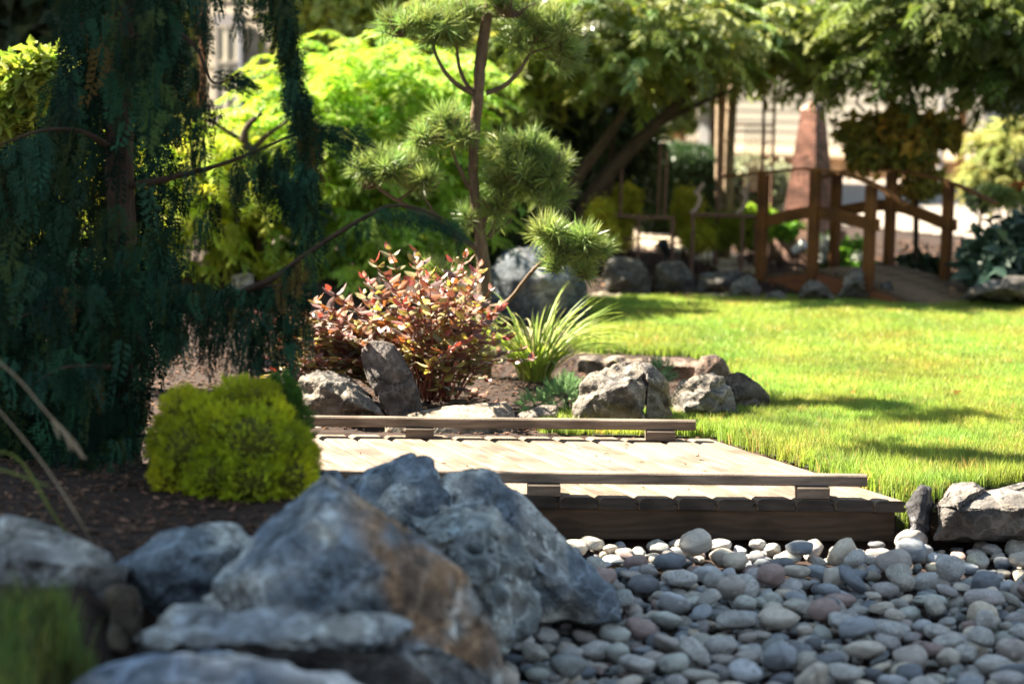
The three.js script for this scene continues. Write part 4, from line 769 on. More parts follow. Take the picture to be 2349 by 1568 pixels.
  for (const [x, y, d, rx, ry] of pads) for (let i = 0; i < 16; i++) { const c = P(x, y + 30 * (ry / 0.1), d), e = c.clone().add(V(r.n() * rx * 0.8, r.r(0.2, 1) * ry * 1.5, r.n() * rx * 0.6)); tw.push(limb([c, c.clone().lerp(e, 0.5).add(V(r.n() * 0.02, -0.01, 0)), e], [0.006, 0.003], 4, 2)); }
  part('twigs', mergeGeometries(tw), M.bark, t, 'stuff');
}

// ------------------------------------------------------------------ red leaved bush
{
  const D = 9.45, base = P(1000, 912, D); base.y = T(base.x, base.z);
  const t = thing('red_leaved_bush', 'bush of glossy dark red leaves standing behind the leaning slab', 'bush', base);
  const r = mulberry(81);
  const leafGeo = (k) => { const q = mulberry(700 + k), g = new THREE.BufferGeometry(), L = 1, pos = [], idx = [], uv = [], N = 6, bend = q.r(0.1, 0.35), fold = q.r(0.12, 0.3); for (let i = 0; i <= N; i++) { const f = i / N, w = 0.27 * Math.pow(Math.sin(Math.PI * Math.pow(f, 0.8)), 0.85) * (i % N ? 1 : 0.02), y = f * L, z = -bend * f * f; for (const s of [-1, -0.5, 0, 0.5, 1]) { pos.push(s * w, y, z + Math.abs(s) * fold * w + 0.012 * Math.sin(f * 17 + s * 2)); uv.push(s * 0.5 + 0.5, f); } } for (let i = 0; i < N; i++) for (let s = 0; s < 4; s++) { const a = i * 5 + s; idx.push(a, a + 1, a + 5, a + 1, a + 6, a + 5); } g.setAttribute('position', new THREE.Float32BufferAttribute(pos, 3)); g.setAttribute('uv', new THREE.Float32BufferAttribute(uv, 2)); g.setIndex(idx); g.computeVertexNormals(); return g; };
  const geos = [0, 1, 2, 3, 4].map(leafGeo);
  const GL = { clearcoatRoughness: 0.24, specularIntensity: 1 };
  const mats = [leafMat(0.16, 0.045, 0.024, 0.35, 1.0, GL), leafMat(0.29, 0.095, 0.02, 0.45, 1, GL), leafMat(0.09, 0.04, 0.03, 0.25, 1.0, GL), leafMat(0.3, 0.045, 0.025, 0.42, 1, GL), leafMat(0.46, 0.36, 0.05, 0.5, 0.8, GL), leafMat(0.2, 0.17, 0.035, 0.4, 0.9, GL)];
  const tips = [[650, 700], [690, 672], [720, 690], [758, 665], [790, 690], [836, 635], [850, 650], [893, 572], [900, 640], [948, 640], [957, 575], [985, 630], [1010, 640], [1040, 600], [1065, 590], [1088, 640], [1100, 610], [1125, 665], [1145, 700], [610, 760], [612, 800], [640, 730], [660, 770], [640, 820], [700, 740], [740, 720], [775, 740], [810, 700], [860, 700], [875, 740], [920, 700], [960, 700], [1000, 700], [1050, 690], [1080, 700], [1110, 730], [1130, 780], [690, 800], [740, 790], [800, 770], [840, 770], [960, 780], [1020, 770], [1070, 780], [1100, 830], [1000, 830], [1045, 840], [1150, 750], [1196, 800], [1165, 770], [1110, 870], [1070, 880], [730, 840], [670, 835], [780, 830], [925, 770], [900, 800], [985, 860], [1030, 900], [1120, 840]];
  for (let i = 0; i < 14; i++) tips.push([r.r(585, 690), r.r(690, 840)]);
  const leaves = [];
  [...tips, ...tips.filter((_, i) => i % 5 < 4).map(([x, y]) => [x + r.n() * 30, y + 12 + r() * 40])].forEach(([x, y], i) => {
    const d1 = D + r.n() * 0.26, b = P(980 + (x - 950) * 0.22 + r.n() * 25, 905 + r.n() * 6, D + r.n() * 0.1), e = P(x, y, d1); b.y = Math.max(b.y - 0.02, T(b.x, b.z) - 0.02);
    const m = b.clone().lerp(e, 0.5).add(V((b.x - e.x) * 0.12, 0.03 + 0.1 * Math.abs(e.x - b.x), r.n() * 0.03));
    const curve = new THREE.CatmullRomCurve3([b, m, e]);
    part('stem', limb([b, m, e], [0.0045, 0.0035, 0.0018], 5, 5), std(rgb(0.2, 0.06, 0.035)), t);
    const len = curve.getLength(), n = Math.max(4, Math.round(len / 0.046));
    let a = r() * 6.28;
    for (let k = 0; k < n; k++) {
      const f = 0.24 + 0.76 * (k + 1) / n, p = curve.getPoint(Math.min(1, f)), tn = curve.getTangent(Math.min(1, f));
      a += 1.57;
      for (const s of [0, Math.PI]) {
        if (r() < 0.08) continue;
        const side = V(Math.cos(a + s), 0, Math.sin(a + s)), dir = side.addScaledVector(tn, k === n - 1 ? 0.8 : 0.4).add(V(r.n() * 0.25, r.n() * 0.25 - 0.3 * (1 - f), r.n() * 0.25)).normalize();
        // leaf lies roughly flat: its upper face (-z of the leaf) turned up
        const up = V(r.n() * 0.8, 1, r.n() * 0.8 + 0.4), z = up.addScaledVector(dir, -up.dot(dir)).normalize().negate(), xx = dir.clone().cross(z).normalize();
        const q = new THREE.Quaternion().setFromRotationMatrix(new THREE.Matrix4().makeBasis(xx, dir, z));
        const low = 1 - ss(700, 880, lerp(905, y, f)), mi = r() < 0.3 * (1 - f) + 0.08 + 0.14 * (1 - low) ? 4 : r() < 0.1 + 0.3 * (1 - low) ? 5 : k >= n - 2 && r() < 0.45 ? 3 : r.pick([0, 0, 1, 1, 2]);
        leaves.push({ p, q, s: r.r(0.045, 0.073) * (k === n - 1 ? 0.75 : 1), g: r.pick([0, 1, 2, 3, 4]), m: mi, near: -p.z + r() * 0.2 });
      }
    }
  });
  leaves.sort((x, y) => x.near - y.near);
  leaves.slice(0, 300).forEach((l) => { const m = mesh('leaf', geos[l.g], mats[l.m], t); m.position.copy(l.p).sub(base); m.quaternion.copy(l.q); m.scale.setScalar(l.s); });
  mats.forEach((mat, k) => { const l = leaves.slice(300).filter((v) => v.m === k); if (l.length) inst('inner_leaves', geos[k % 5], mat, l.map((v) => TR(v.p, v.q, v.s)), null, t); });
}

// ------------------------------------------------------------------ ornamental grass
{
  const D = 9.75, base = GT(1226, 872);
  const t = thing('ornamental_grass', 'fountain of arching yellow green grass blades right of the red bush', 'grass clump', base);
  const r = mulberry(91);
  const blade = (k) => { const q = mulberry(800 + k), pos = [], idx = [], N = 9, arch = q.r(0.25, 0.75), tw = q.n() * 0.8; for (let i = 0; i <= N; i++) { const f = i / N, a = f * arch * 2.0, x = f * Math.sin(a) * 0.8, y = f * Math.cos(a * 0.75), w = 0.014 * Math.pow(1 - f, 0.55) * (0.5 + 0.5 * Math.min(1, f * 5)); const c = Math.cos(tw * f), s = Math.sin(tw * f); pos.push(x + s * w, y, w * c, x, y - 0.003, 0, x - s * w, y, -w * c); } for (let i = 0; i < N; i++) for (const s of [0, 1]) { const b = i * 3 + s; idx.push(b, b + 1, b + 3, b + 1, b + 4, b + 3); } const g = new THREE.BufferGeometry(); g.setAttribute('position', new THREE.Float32BufferAttribute(pos, 3)); g.setAttribute('uv', new THREE.Float32BufferAttribute(new Float32Array(pos.length / 3 * 2), 2)); g.setIndex(idx); g.computeVertexNormals(); return g; };
  const geos = [0, 1, 2, 3, 4, 5, 6].map(blade), ms = [leafMat(0.36, 0.44, 0.06, 0.5, 0.5), leafMat(0.22, 0.34, 0.04, 0.5, 0.5), leafMat(0.58, 0.56, 0.22, 0.5, 0.4)];
  for (let i = 0; i < 290; i++) { const m = mesh('blade', r.pick(geos), r() < 0.42 ? ms[0] : r() < 0.65 ? ms[1] : ms[2], t); const a = r() * 6.283, ro = Math.sqrt(r()) * 0.075; m.position.set(Math.cos(a) * ro, 0, Math.sin(a) * ro); m.rotation.set(r.n() * 0.2, -a + r.n() * 0.5, r.n() * 0.2 - 0.08, 'YXZ'); const s = r.r(0.33, 0.54) * (Math.abs(Math.cos(a)) > 0.5 ? 1.05 : 0.95); m.scale.set(s, s * r.r(0.75, 1.05), s); }
}
// ------------------------------------------------------------------ low junipers in the bed
function juniper(label, dx, dy, d, rx, ry, n, seed) {
  const c = P(dx, dy, d), base = V(c.x, T(c.x, c.z), c.z), t = thing('juniper', label, 'shrub', base), r = mulberry(seed);
  crown('foliage', t, [0, 1].map((k) => { const g = spray(580 + k, 8, 0.3, 0.03, 3); g.rotateX(Math.PI); return g; }), leafMat(0.16, 0.29, 0.11, 0.35, 0.1), fillBlobs(r, [[dx, dy, d, rx, ry, rx * 0.8, n]], 0.05, { out: true, lift: 0.5, shell: 0.3 }));
  part('stem', limb([base, base.clone().add(V(0.02, ry, 0)), c], [0.012, 0.005], 5, 3), M.darkbark, t);
}
juniper('low blue green juniper in front of the mulch left of the big boulder', 1292, 905, 9.35, 0.09, 0.065, 260, 95);
juniper('small flat juniper sprig at the left of the mulch patch by the slab', 1225, 925, 9.25, 0.06, 0.025, 90, 96);
juniper('small juniper tuft behind the right shoulder of the big boulder', 1512, 858, 9.95, 0.06, 0.05, 130, 97);

// ------------------------------------------------------------------ dry stalks at the lower left
{
  const d = 5.0, base = P(222, 1268, 5.15), t = thing('dry_grass_stalks', 'thin dry grass stalks leaning in front of the cedar at lower left', 'grass stalks', base), r = mulberry(99);
  const straw = std(rgb(0.34, 0.27, 0.18)), green = leafMat(0.22, 0.27, 0.05, 0.4, 0.3);
  const st = (name, l, w, m) => part(name, limb(path(l, d), [w, w * 0.9, w * 0.6], 5, 5), m, t);
  st('stalk', [[222, 1268, 5.15], [180, 1190], [120, 1095], [60, 1015], [0, 945], [-60, 880]], 0.0024, straw);
  st('stalk', [[-40, 800], [40, 868], [110, 950], [150, 990], [178, 1022], [188, 1042]], 0.0022, straw);
  st('leaf', [[160, 1236, 5.1], [110, 1160], [70, 1090], [50, 1062], [20, 1040], [-30, 1034]], 0.0036, green);
  st('leaf', [[-20, 1072], [20, 1082], [70, 1100], [112, 1115]], 0.0034, green);
  const sp = []; // seed heads
  for (const [x0, y0, x1, y1, n] of [[118, 958, 190, 1046, 34], [122, 965, 135, 1000, 9], [150, 995, 160, 1028, 9]]) for (let i = 0; i < n; i++) { const f = i / n, p = P(lerp(x0, x1, f), lerp(y0, y1, f), d), q = p.clone().add(V(r.n() * 0.006 + 0.004, -0.011, r.n() * 0.006)); sp.push(limb([p, p.clone().lerp(q, 0.5), q], [0.0022, 0.0026, 0.0006], 4, 2)); }
  part('seed_head', mergeGeometries(sp), straw, t);
}
// ------------------------------------------------------------------ house at the back right
{
  const D = 30, o = P(1900, 390, D), base = V(o.x, T(o.x, -D), -D);
  const t = thing('house', 'house with beige lap siding on a tan plinth behind the trees at the right', 'house', base);
  const siding = std(rgb(0.46, 0.425, 0.36), { roughness: 0.8 }), tan = std(rgb(0.62, 0.42, 0.25), { map: woodMap, roughness: 0.8 }), white = std(rgb(0.86, 0.86, 0.86), { roughness: 0.5 }), post = M.cedarwood;
  const X = (dx, d = D) => P(dx, 300, d).x, Y = (dy, d = D) => P(1900, dy, d).y;
  const x0 = o.x - (o.x - X(1285)) * 1.2, x1 = o.x + (X(2225) - o.x) * 1.16, yb = Y(352), yt = yb + 3.0, lap = 0.145;
  let k = 0;
  for (let y = yb; y < yt; y += lap) { const w = new THREE.BoxGeometry(x1 - x0, lap - 0.004, 0.02); w.rotateX(-0.045); w.translate((x0 + x1) / 2, y + lap / 2, -D + 0.012); part('siding_board', w, siding, t); }
  const w = new THREE.BoxGeometry(x1 - x0 - 0.02, 3.0, 5); w.translate((x0 + x1) / 2, (yb + yt) / 2, -D - 2.53); part('wall', w, std(rgb(0.4, 0.38, 0.34)), t);
  // tan boarded plinth
  const g = 0.15;
  for (let i = 0; i < 3; i++) { const y = yb - (i + 1) * g, b = new THREE.BoxGeometry(x1 - x0 + 0.1, g - 0.008, 0.06); boxUV(b); b.translate((x0 + x1) / 2, y + g / 2, -D + 0.06); part('plinth_board', b, tan, t); }
  const cap = new THREE.BoxGeometry(x1 - x0 + 0.14, 0.05, 0.16); cap.translate((x0 + x1) / 2, yb - 0.022, -D + 0.08); part('plinth_cap', cap, std(rgb(0.66, 0.52, 0.36)), t);
  // white door panel with boards, two timber posts of a porch
  const pb = P(1640, 390, 28.6), pc = thing('porch', 'white boarded porch panel between two tan timber posts by the hedge', 'porch', V(pb.x, T(pb.x, pb.z), pb.z));
  const d2 = 28.6, dx0 = X(1600, d2), dx1 = X(1668, d2), by = T(dx0, -d2);
  for (let i = 0; i < 6; i++) { const pw = (dx1 - dx0) / 6, b = new THREE.BoxGeometry(pw - 0.006, 2.5, 0.03); b.translate(dx0 + pw * (i + 0.5), by + 1.25, -d2); part('board', b, white, pc); }
  const fr = new THREE.BoxGeometry(0.08, 2.6, 0.06); fr.translate(dx1 + 0.042, by + 1.3, -d2); part('frame', fr, white, pc);
  for (const [dx, dd] of [[1578, 28.3], [1700, 28.0]]) { const b = V(X(dx, dd), T(X(dx, dd), -dd) - 0.02, -dd); part('post', bar(b, b.clone().add(V(0, 3.6, 0)), 0.15, 0.15, V(0, 0, 1)), std(rgb(0.5, 0.28, 0.13), { map: woodMap }), pc); }
  pc.rotation.y = -0.5;
  const lp = 29.6, px = X(2216, lp); part('downpipe', limb([V(px, 0.3, -lp), V(px, 1.6, -lp), V(px, 3.2, -lp)], [0.04, 0.04], 10, 2), std(rgb(0.25, 0.25, 0.25), { roughness: 0.5 }), t);
  const lb = V(X(2262, 29.6), 0.3, -29.6); part('post', bar(lb, lb.clone().add(V(0, 2.6, 0)), 0.1, 0.1, V(0, 0, 1)), post, t);
  const roof = new THREE.BoxGeometry(x1 - x0 + 1.2, 0.12, 3); roof.rotateX(0.35); roof.translate((x0 + x1) / 2, yt + 0.55, -D - 1.6); part('roof', roof, DARK, t);
  t.rotation.y = -0.576;
}
// house behind the cedar, back left
{
  const D = 21, X = (dx, d = D) => P(dx, 200, d).x, bx = X(560), base = V(bx, T(bx, -D), -D);
  const t = thing('house', 'beige house wall with a paned window between brown posts behind the cedar', 'house', base);
  const x0 = X(455), x1 = X(672), wall = std(rgb(0.42, 0.36, 0.28)), y0 = base.y, lap = 0.16;
  for (let y = y0; y < y0 + 3.1; y += lap) { const w = new THREE.BoxGeometry(x1 - x0, lap - 0.004, 0.02); w.rotateX(-0.08); w.translate((x0 + x1) / 2, y + lap / 2, -D + 0.012); part('siding_board', w, wall, t); }
  const w = new THREE.BoxGeometry(x1 - x0 - 0.02, 3.1, 4); w.translate((x0 + x1) / 2, y0 + 1.55, -D - 2.03); part('wall', w, wall, t);
  // window with four panes and curtain behind
  const wx0 = X(492), wx1 = X(555), wy0 = y0 + 0.9, wy1 = P(520, 60, D).y, zf = -D + 0.05;
  const win = new THREE.Group(); win.name = 'window'; t.add(win);
  const fr = std(rgb(0.35, 0.32, 0.28), { roughness: 0.6 }), pane = std(rgb(0.66, 0.6, 0.46), { roughness: 0.25 });
  const bx2 = (a, b, c, d2, z, m, n) => { const gq = new THREE.BoxGeometry(b - a, d2 - c, 0.03); gq.translate((a + b) / 2, (c + d2) / 2, z); return part(n, gq, m, win); };
  const mx = (wx0 + wx1) / 2, my = P(520, 143, D).y;
  for (const [a, b] of [[wx0, mx], [mx, wx1]]) for (const [c, d2] of [[wy0, my], [my, wy1]]) bx2(a + 0.014, b - 0.014, c + 0.014, d2 - 0.014, zf, pane, 'pane');
  bx2(wx0 - 0.03, wx0 + 0.012, wy0, wy1, zf + 0.012, fr, 'frame'); bx2(wx1 - 0.012, wx1 + 0.05, wy0, wy1, zf + 0.012, std(rgb(0.3, 0.3, 0.33)), 'frame'); bx2(mx - 0.012, mx + 0.012, wy0, wy1, zf + 0.014, fr, 'mullion'); bx2(wx0 + 0.014, wx1 - 0.014, my - 0.012, my + 0.012, zf + 0.017, fr, 'mullion');
  bx2(wx0 - 0.04, wx1 + 0.06, wy1 + 0.002, wy1 + 0.12, zf + 0.01, std(rgb(0.3, 0.28, 0.28)), 'lintel');
  for (const dx of [480, 577]) { const b = V(X(dx, 20.2), T(X(dx, 20.2), -20.2) - 0.02, -20.2); part('post', bar(b, b.clone().add(V(0, 3.3, 0)), 0.06, 0.06, V(0, 0, 1)), M.cedarwood, t); }
  t.rotation.y = -0.576;
}

// ------------------------------------------------------------------ paths at the back
{
  const slab = (dxy, lift) => { const v = dxy.map(([x, y]) => GT(x, y)); const s = new THREE.Shape(v.map((p) => new THREE.Vector2(p.x, -p.z))); const h = v.reduce((a, p) => a + p.y, 0) / v.length; return [s, h + lift]; };
  const drive = [];
  const poly = [[1850, 432], [1850, 392], [2500, 412], [2500, 600], [2330, 575], [2210, 545], [1980, 522], [1870, 515], [1700, 440]].map(([x, y]) => GT(x, y));
  sheet(range(1.0, 8, 0.12), range(-30, -15, 0.12), std(rgb(0.56, 0.53, 0.48), { map: soilMap, roughness: 0.95 }), 'concrete_path', (x, z) => inPoly(x, z, poly), 0.012);
  const list = [['nearest pale stepping stone beside the bridge post', [[1632, 612], [1660, 604], [1728, 610], [1742, 628], [1650, 624]]], ['second pale stepping stone from the bridge', [[1592, 602], [1604, 588], [1668, 586], [1702, 600], [1650, 606], [1606, 606]]], ['third pale stepping stone from the bridge', [[1508, 578], [1560, 568], [1632, 570], [1662, 582], [1566, 586]]], ['fourth pale stepping stone from the bridge', [[1430, 560], [1448, 548], [1540, 549], [1572, 562], [1500, 572]]]];
  for (const [label, pts] of list) { const [s, h] = slab(pts, 0); const g = new THREE.ExtrudeGeometry(s, { depth: 0.05, bevelEnabled: true, bevelSize: 0.012, bevelThickness: 0.01, bevelSegments: 2 }); g.rotateX(-Math.PI / 2); g.computeBoundingBox(); const c = g.boundingBox.getCenter(V(0, 0, 0)); g.translate(-c.x, 0, -c.z); boxUV(g); const m = mesh('stepping_stone', g, std(rgb(0.62, 0.52, 0.38), { map: rockMap, bumpMap: rockBump, bumpScale: 0.01 })); m.position.set(c.x, h - 0.025, c.z); tag(m, label, 'stepping stone'); }
  const lp = [[1400, 545], [1435, 520], [1750, 522], [1750, 540], [1500, 545]].map(([x, y]) => GT(x, y));
  sheet(range(0.5, 3, 0.08), range(-21, -16, 0.08), std(rgb(0.6, 0.52, 0.42), { map: soilMap }), 'path', (x, z) => inPoly(x, z, lp), 0.016);
  // timber edging of the bed under the clipped hedge
  const a = GT(1440, 512), b = GT(1660, 514); const e = mesh('bed_edging', bar(V(0, 0, 0), b.clone().sub(a), 0.08, 0.14), M.cedarwood); e.position.copy(a).add(V(0, 0.06, 0)); tag(e, 'low timber edging below the clipped dark hedge', 'edging');
}

// ------------------------------------------------------------------ arched garden bridge
{
  const near = [[1753, 399, 668, 15.5], [1872, 392, 655, 15.12], [2000, 424, 650, 14.75]], far = [[1921, 399, 612, 16.05], [2047, 394, 612, 15.68], [2178, 421, 655, 15.3]];
  const base = P(1960, 640, 15.4); base.y = 0.1;
  const t = thing('garden_bridge', 'small arched wooden footbridge with post railings at the lawn edge', 'bridge', base), W = M.cedarwood;
  const mk = (set, ext0, ext1) => {
    const tops = set.map(([x, y0, y1, d]) => P(x, y0, d)), feet = set.map(([x, y0, y1, d]) => P(x, y1, d));
    set.forEach((s, i) => { const f = V(tops[i].x, feet[i].y - 0.06, tops[i].z); part('post', bar(f, tops[i], 0.068, 0.068, V(0.7, 0, 0.7).normalize(), 0.006), W, t); });
    const dir = tops[2].clone().sub(tops[0]).setY(0).normalize(), hand = [tops[0].clone().addScaledVector(dir, -ext0).add(V(0, -0.05, 0)), tops[0], tops[1], tops[2], tops[2].clone().addScaledVector(dir, ext1).add(V(0, -0.13, 0))];
    const board = (pts, w, h, name, m = W) => { const c = new THREE.CatmullRomCurve3(pts), n = 18, pos = [], idx = [], sd = dir.clone().cross(UPV).normalize(); for (let i = 0; i <= n; i++) { const p = c.getPoint(i / n); for (const [a, b] of [[-1, -1], [1, -1], [1, 1], [-1, 1]]) { const q = p.clone().addScaledVector(sd, a * w / 2).add(V(0, b * h / 2, 0)); pos.push(q.x, q.y, q.z); } } for (let i = 0; i < n; i++) for (let k = 0; k < 4; k++) { const a = i * 4 + k, b = i * 4 + (k + 1) % 4; idx.push(a, a + 4, b, b, a + 4, b + 4); } idx.push(0, 1, 2, 0, 2, 3, n * 4, n * 4 + 2, n * 4 + 1, n * 4, n * 4 + 3, n * 4 + 2); let g = new THREE.BufferGeometry(); g.setAttribute('position', new THREE.Float32BufferAttribute(pos, 3)); g.setIndex(idx); g = g.toNonIndexed(); g.computeVertexNormals(); boxUV(g); return part(name, g, m, t); };
    board(hand.map((p) => p.clone().add(V(0, 0.012, 0))), 0.07, 0.018, 'handrail');
    const low = (y) => tops.map((p, i) => p.clone().lerp(feet[i], y));
    const m = low(0.4); m[1].y += 0.035; const m2 = [m[0].clone().addScaledVector(dir, -0.06), m[0], m[1], m[2], m[2].clone().addScaledVector(dir, 0.06)];
    board(m2, 0.04, 0.085, 'curved_rail');
    return { feet, dir, board, tops };
  };
  const A = mk(near, 0.4, 0.3), B = mk(far, 0.15, 0.4);
  // stringers and deck planks following the arch
  const line = (S, k) => [S.feet[0].clone().addScaledVector(S.dir, -0.25).setY(0.16), S.feet[0].clone().setY(0.23), S.feet[1].clone().setY(0.31), S.feet[2].clone().setY(0.24), S.feet[2].clone().addScaledVector(S.dir, 0.45).setY(0.135)];
  const la = line(A), lb = line(B);
  A.board(la.map((p) => p.clone().add(V(0, -0.075, 0))), 0.04, 0.15, 'stringer', std(rgb(0.26, 0.1, 0.045), { map: woodMap })); B.board(lb.map((p) => p.clone().add(V(0, -0.075, 0))), 0.04, 0.15, 'stringer', std(rgb(0.26, 0.1, 0.045), { map: woodMap }));
  const ca = new THREE.CatmullRomCurve3(la), cb = new THREE.CatmullRomCurve3(lb), n = 17, plank = std(rgb(0.25, 0.175, 0.11), { map: woodMap, bumpMap: woodBump, bumpScale: 0.003 });
  for (let i = 0; i < n; i++) { const f = (i + 0.5) / n, a = ca.getPoint(f), b = cb.getPoint(f), tn = ca.getTangent(f); a.y += 0.016; b.y += 0.016; part('plank', bar(a, b, 0.098, 0.03, b.clone().sub(a).cross(tn).normalize().multiplyScalar(-1)), plank, t); }
}

// ------------------------------------------------------------------ tapered stone pillar
{
  const D = 17.3, b = P(1855, 556, D); b.y = T(b.x, b.z);
  const t = thing('tapered_pillar', 'tall tapered pinkish brown pillar on a stepped base behind the bridge', 'pillar', b);
  const copper = std(rgb(0.34, 0.17, 0.13), { roughness: 0.5, metalness: 0.35, map: rep(rockMap, 0.7), bumpMap: fineBump, bumpScale: 0.004 }), foot = std(rgb(0.36, 0.22, 0.17), { roughness: 0.7, map: rep(rockMap, 0.7) });
  const top = P(1857, 252, D).y - b.y, s0 = P(1857, 498, D).y - b.y;
  const fr = (r0, r1, y0, y1, name, m) => { let g = new THREE.CylinderGeometry(r1, r0, y1 - y0, 4, 8, false); g = g.toNonIndexed(); g.computeVertexNormals(); g.rotateY(0.08); g.translate(0, (y0 + y1) / 2, 0); boxUV(g); return mesh(name, g, m, t); };
  fr(0.215, 0.1, s0, top, 'shaft', copper); fr(0.105, 0.02, top + 0.001, top + 0.07, 'cap', copper); fr(0.27, 0.27, s0 - 0.1, s0 - 0.002, 'plinth', foot); fr(0.33, 0.31, -0.05, s0 - 0.103, 'plinth', foot);
}

// ------------------------------------------------------------------ rusty iron garden pieces
const iron = std(rgb(0.2, 0.11, 0.08), { roughness: 0.75, metalness: 0.3 });
{
  const D = 16.6, y0 = 0.26, A = (dx, dy, d = D) => P(dx, dy, d);
  const t = thing('rose_arch', 'tall rusty iron rose arch with ladder sides left of the pillar', 'garden arch', A(1690, 540).setY(y0));
  const rod = (n, l, w = 0.011) => part(n, limb(l, [w, w], 6, 6), iron, t);
  const pos = [[1648, 16.3], [1668, 17.0], [1748, 16.3], [1772, 17.0]];
  for (const [x, d] of pos) rod('upright', [V(A(x, 400, d).x, y0 - 0.05, -d), V(A(x, 400, d).x, 1.1, -d), V(A(x, 400, d).x, 1.95, -d)], 0.012);
  for (let k = 0; k < 7; k++) { const y = 0.45 + k * 0.25; for (const [i, j] of [[0, 1], [2, 3]]) { const a = V(A(pos[i][0], 400, pos[i][1]).x, y, -pos[i][1]), b = V(A(pos[j][0], 400, pos[j][1]).x, y, -pos[j][1]); rod('rung', [a, a.clone().lerp(b, 0.5), b], 0.007); } }
  for (const k of [0, 1]) { const a = V(A(pos[k][0], 400, pos[k][1]).x, 1.95, -pos[k][1]), b = V(A(pos[k + 2][0], 400, pos[k + 2][1]).x, 1.95, -pos[k + 2][1]); rod('hoop', [a, a.clone().lerp(b, 0.5).add(V(0, 0.3, 0)), b], 0.012); }
  for (const y of [1.28, 1.33]) rod('cross_bar', [V(A(1668, 400, 17).x, y, -17), V(A(1720, 400, 17).x, y, -17), V(A(1772, 400, 17).x, y, -17)], 0.008);
  for (let k = 1; k < 8; k++) { const x = lerp(A(1700, 400, 17).x, A(1772, 400, 17).x, k / 8); rod('bar', [V(x, 0.8, -17), V(x, 1.1, -17), V(x, 1.32, -17)], 0.004); }
}
{
  const D = 16.0, A = (dx, dy, d = D) => P(dx, dy, d);
  const t = thing('iron_bench', 'rusty iron bench with two scroll shaped arms beside the bridge', 'bench', A(1690, 610).setY(0.22));
  const rod = (n, l, w = 0.013, m = iron) => part(n, limb(l, [w, w], 6, 6), m, t);
  for (const dd of [-0.14, 0.14]) rod('seat_rail', [A(1585, 492, D + dd), A(1660, 494, D + dd), A(1737, 497, D + dd)], 0.016);
  for (let k = 0; k < 11; k++) { const x = 1588 + k * 14.6; const a = A(x, 493.5, D - 0.14), b = A(x, 493.5, D + 0.14); rod('seat_slat', [a, a.clone().lerp(b, 0.5), b], 0.006); }
  for (const [x, d] of [[1590, 15.86], [1704, 15.86], [1588, 16.14], [1735, 16.14]]) { const a = A(x, 495, d); rod('leg', [a, a.clone().setY(0.3), V(a.x, 0.16, a.z)], 0.014); }
  for (const [x, s] of [[1602, 1], [1708, 1]]) { const l = []; for (let k = 0; k <= 14; k++) { const f = k / 14, a = f * 6.4; l.push(A(x - 18 + 30 * f + 14 * Math.sin(a) * (1 - 0.35 * f), 486 - 62 * f + 9 * Math.cos(a * 1.2) - 6, D)); } rod('scroll_arm', l, 0.017, std(rgb(0.5, 0.36, 0.3), { roughness: 0.6, metalness: 0.3 })); }
}
{
  const D = 15.9, A = (dx, dy, d = D) => P(dx, dy, d);
  const t = thing('iron_plant_stand', 'low rusty iron plant stand with tall rods at the left of the flower bed', 'plant stand', A(1440, 590).setY(0.24));
  const rod = (n, l, w = 0.011) => part(n, limb(l, [w, w], 6, 5), iron, t);
  for (const dd of [-0.16, 0.16]) rod('top_rail', [A(1384, 490, D + dd), A(1450, 497, D + dd), A(1548, 500, D + dd)], 0.013);
  for (const [x, d] of [[1390, 15.74], [1466, 15.74], [1543, 15.74], [1388, 16.06], [1546, 16.06]]) { const a = A(x, 497, d); rod('leg', [a, a.clone().setY(0.32), V(a.x, 0.17, a.z)]); }
  for (const [x, y, d] of [[1428, 350, 16], [1530, 345, 16], [1515, 330, 16.2]]) { const a = A(x - 6, 500, d), b = A(x, y, d); rod('rod', [a, a.clone().lerp(b, 0.5), b], 0.012); }
  const a = A(1400, 545), b = A(1540, 550); rod('stretcher', [a, a.clone().lerp(b, 0.5), b], 0.007);
}
for (const [label, dx, dy, d, m] of [['small black garden spotlight on the mulch near the stepping stones', 1527, 570, 15.7, std(rgb(0.02, 0.02, 0.022), { roughness: 0.5 })], ['small white garden spotlight on the mulch behind the bridge', 1832, 568, 16.2, std(rgb(0.8, 0.8, 0.78), { roughness: 0.4 })]]) {
  const p = P(dx, dy, d), b = V(p.x, T(p.x, p.z), p.z), t = thing('garden_spotlight', label, 'spotlight', b);
  part('spike', limb([b.clone().add(V(0, -0.03, 0)), b.clone().lerp(p, 0.5), p], [0.008, 0.008], 6, 2), std(rgb(0.03, 0.03, 0.03)), t);
  const h = new THREE.LatheGeometry([[0, -0.06], [0.022, -0.058], [0.03, -0.04], [0.036, 0.03], [0.046, 0.06], [0.042, 0.062], [0.03, 0.03], [0, 0.02]].map(([x, y]) => new THREE.Vector2(x, y)), 18); h.rotateX(0.4); h.rotateZ(m.color.r > 0.5 ? -0.9 : 0.5); h.translate(p.x, p.y, p.z); part('lamp_head', h, m, t);
}

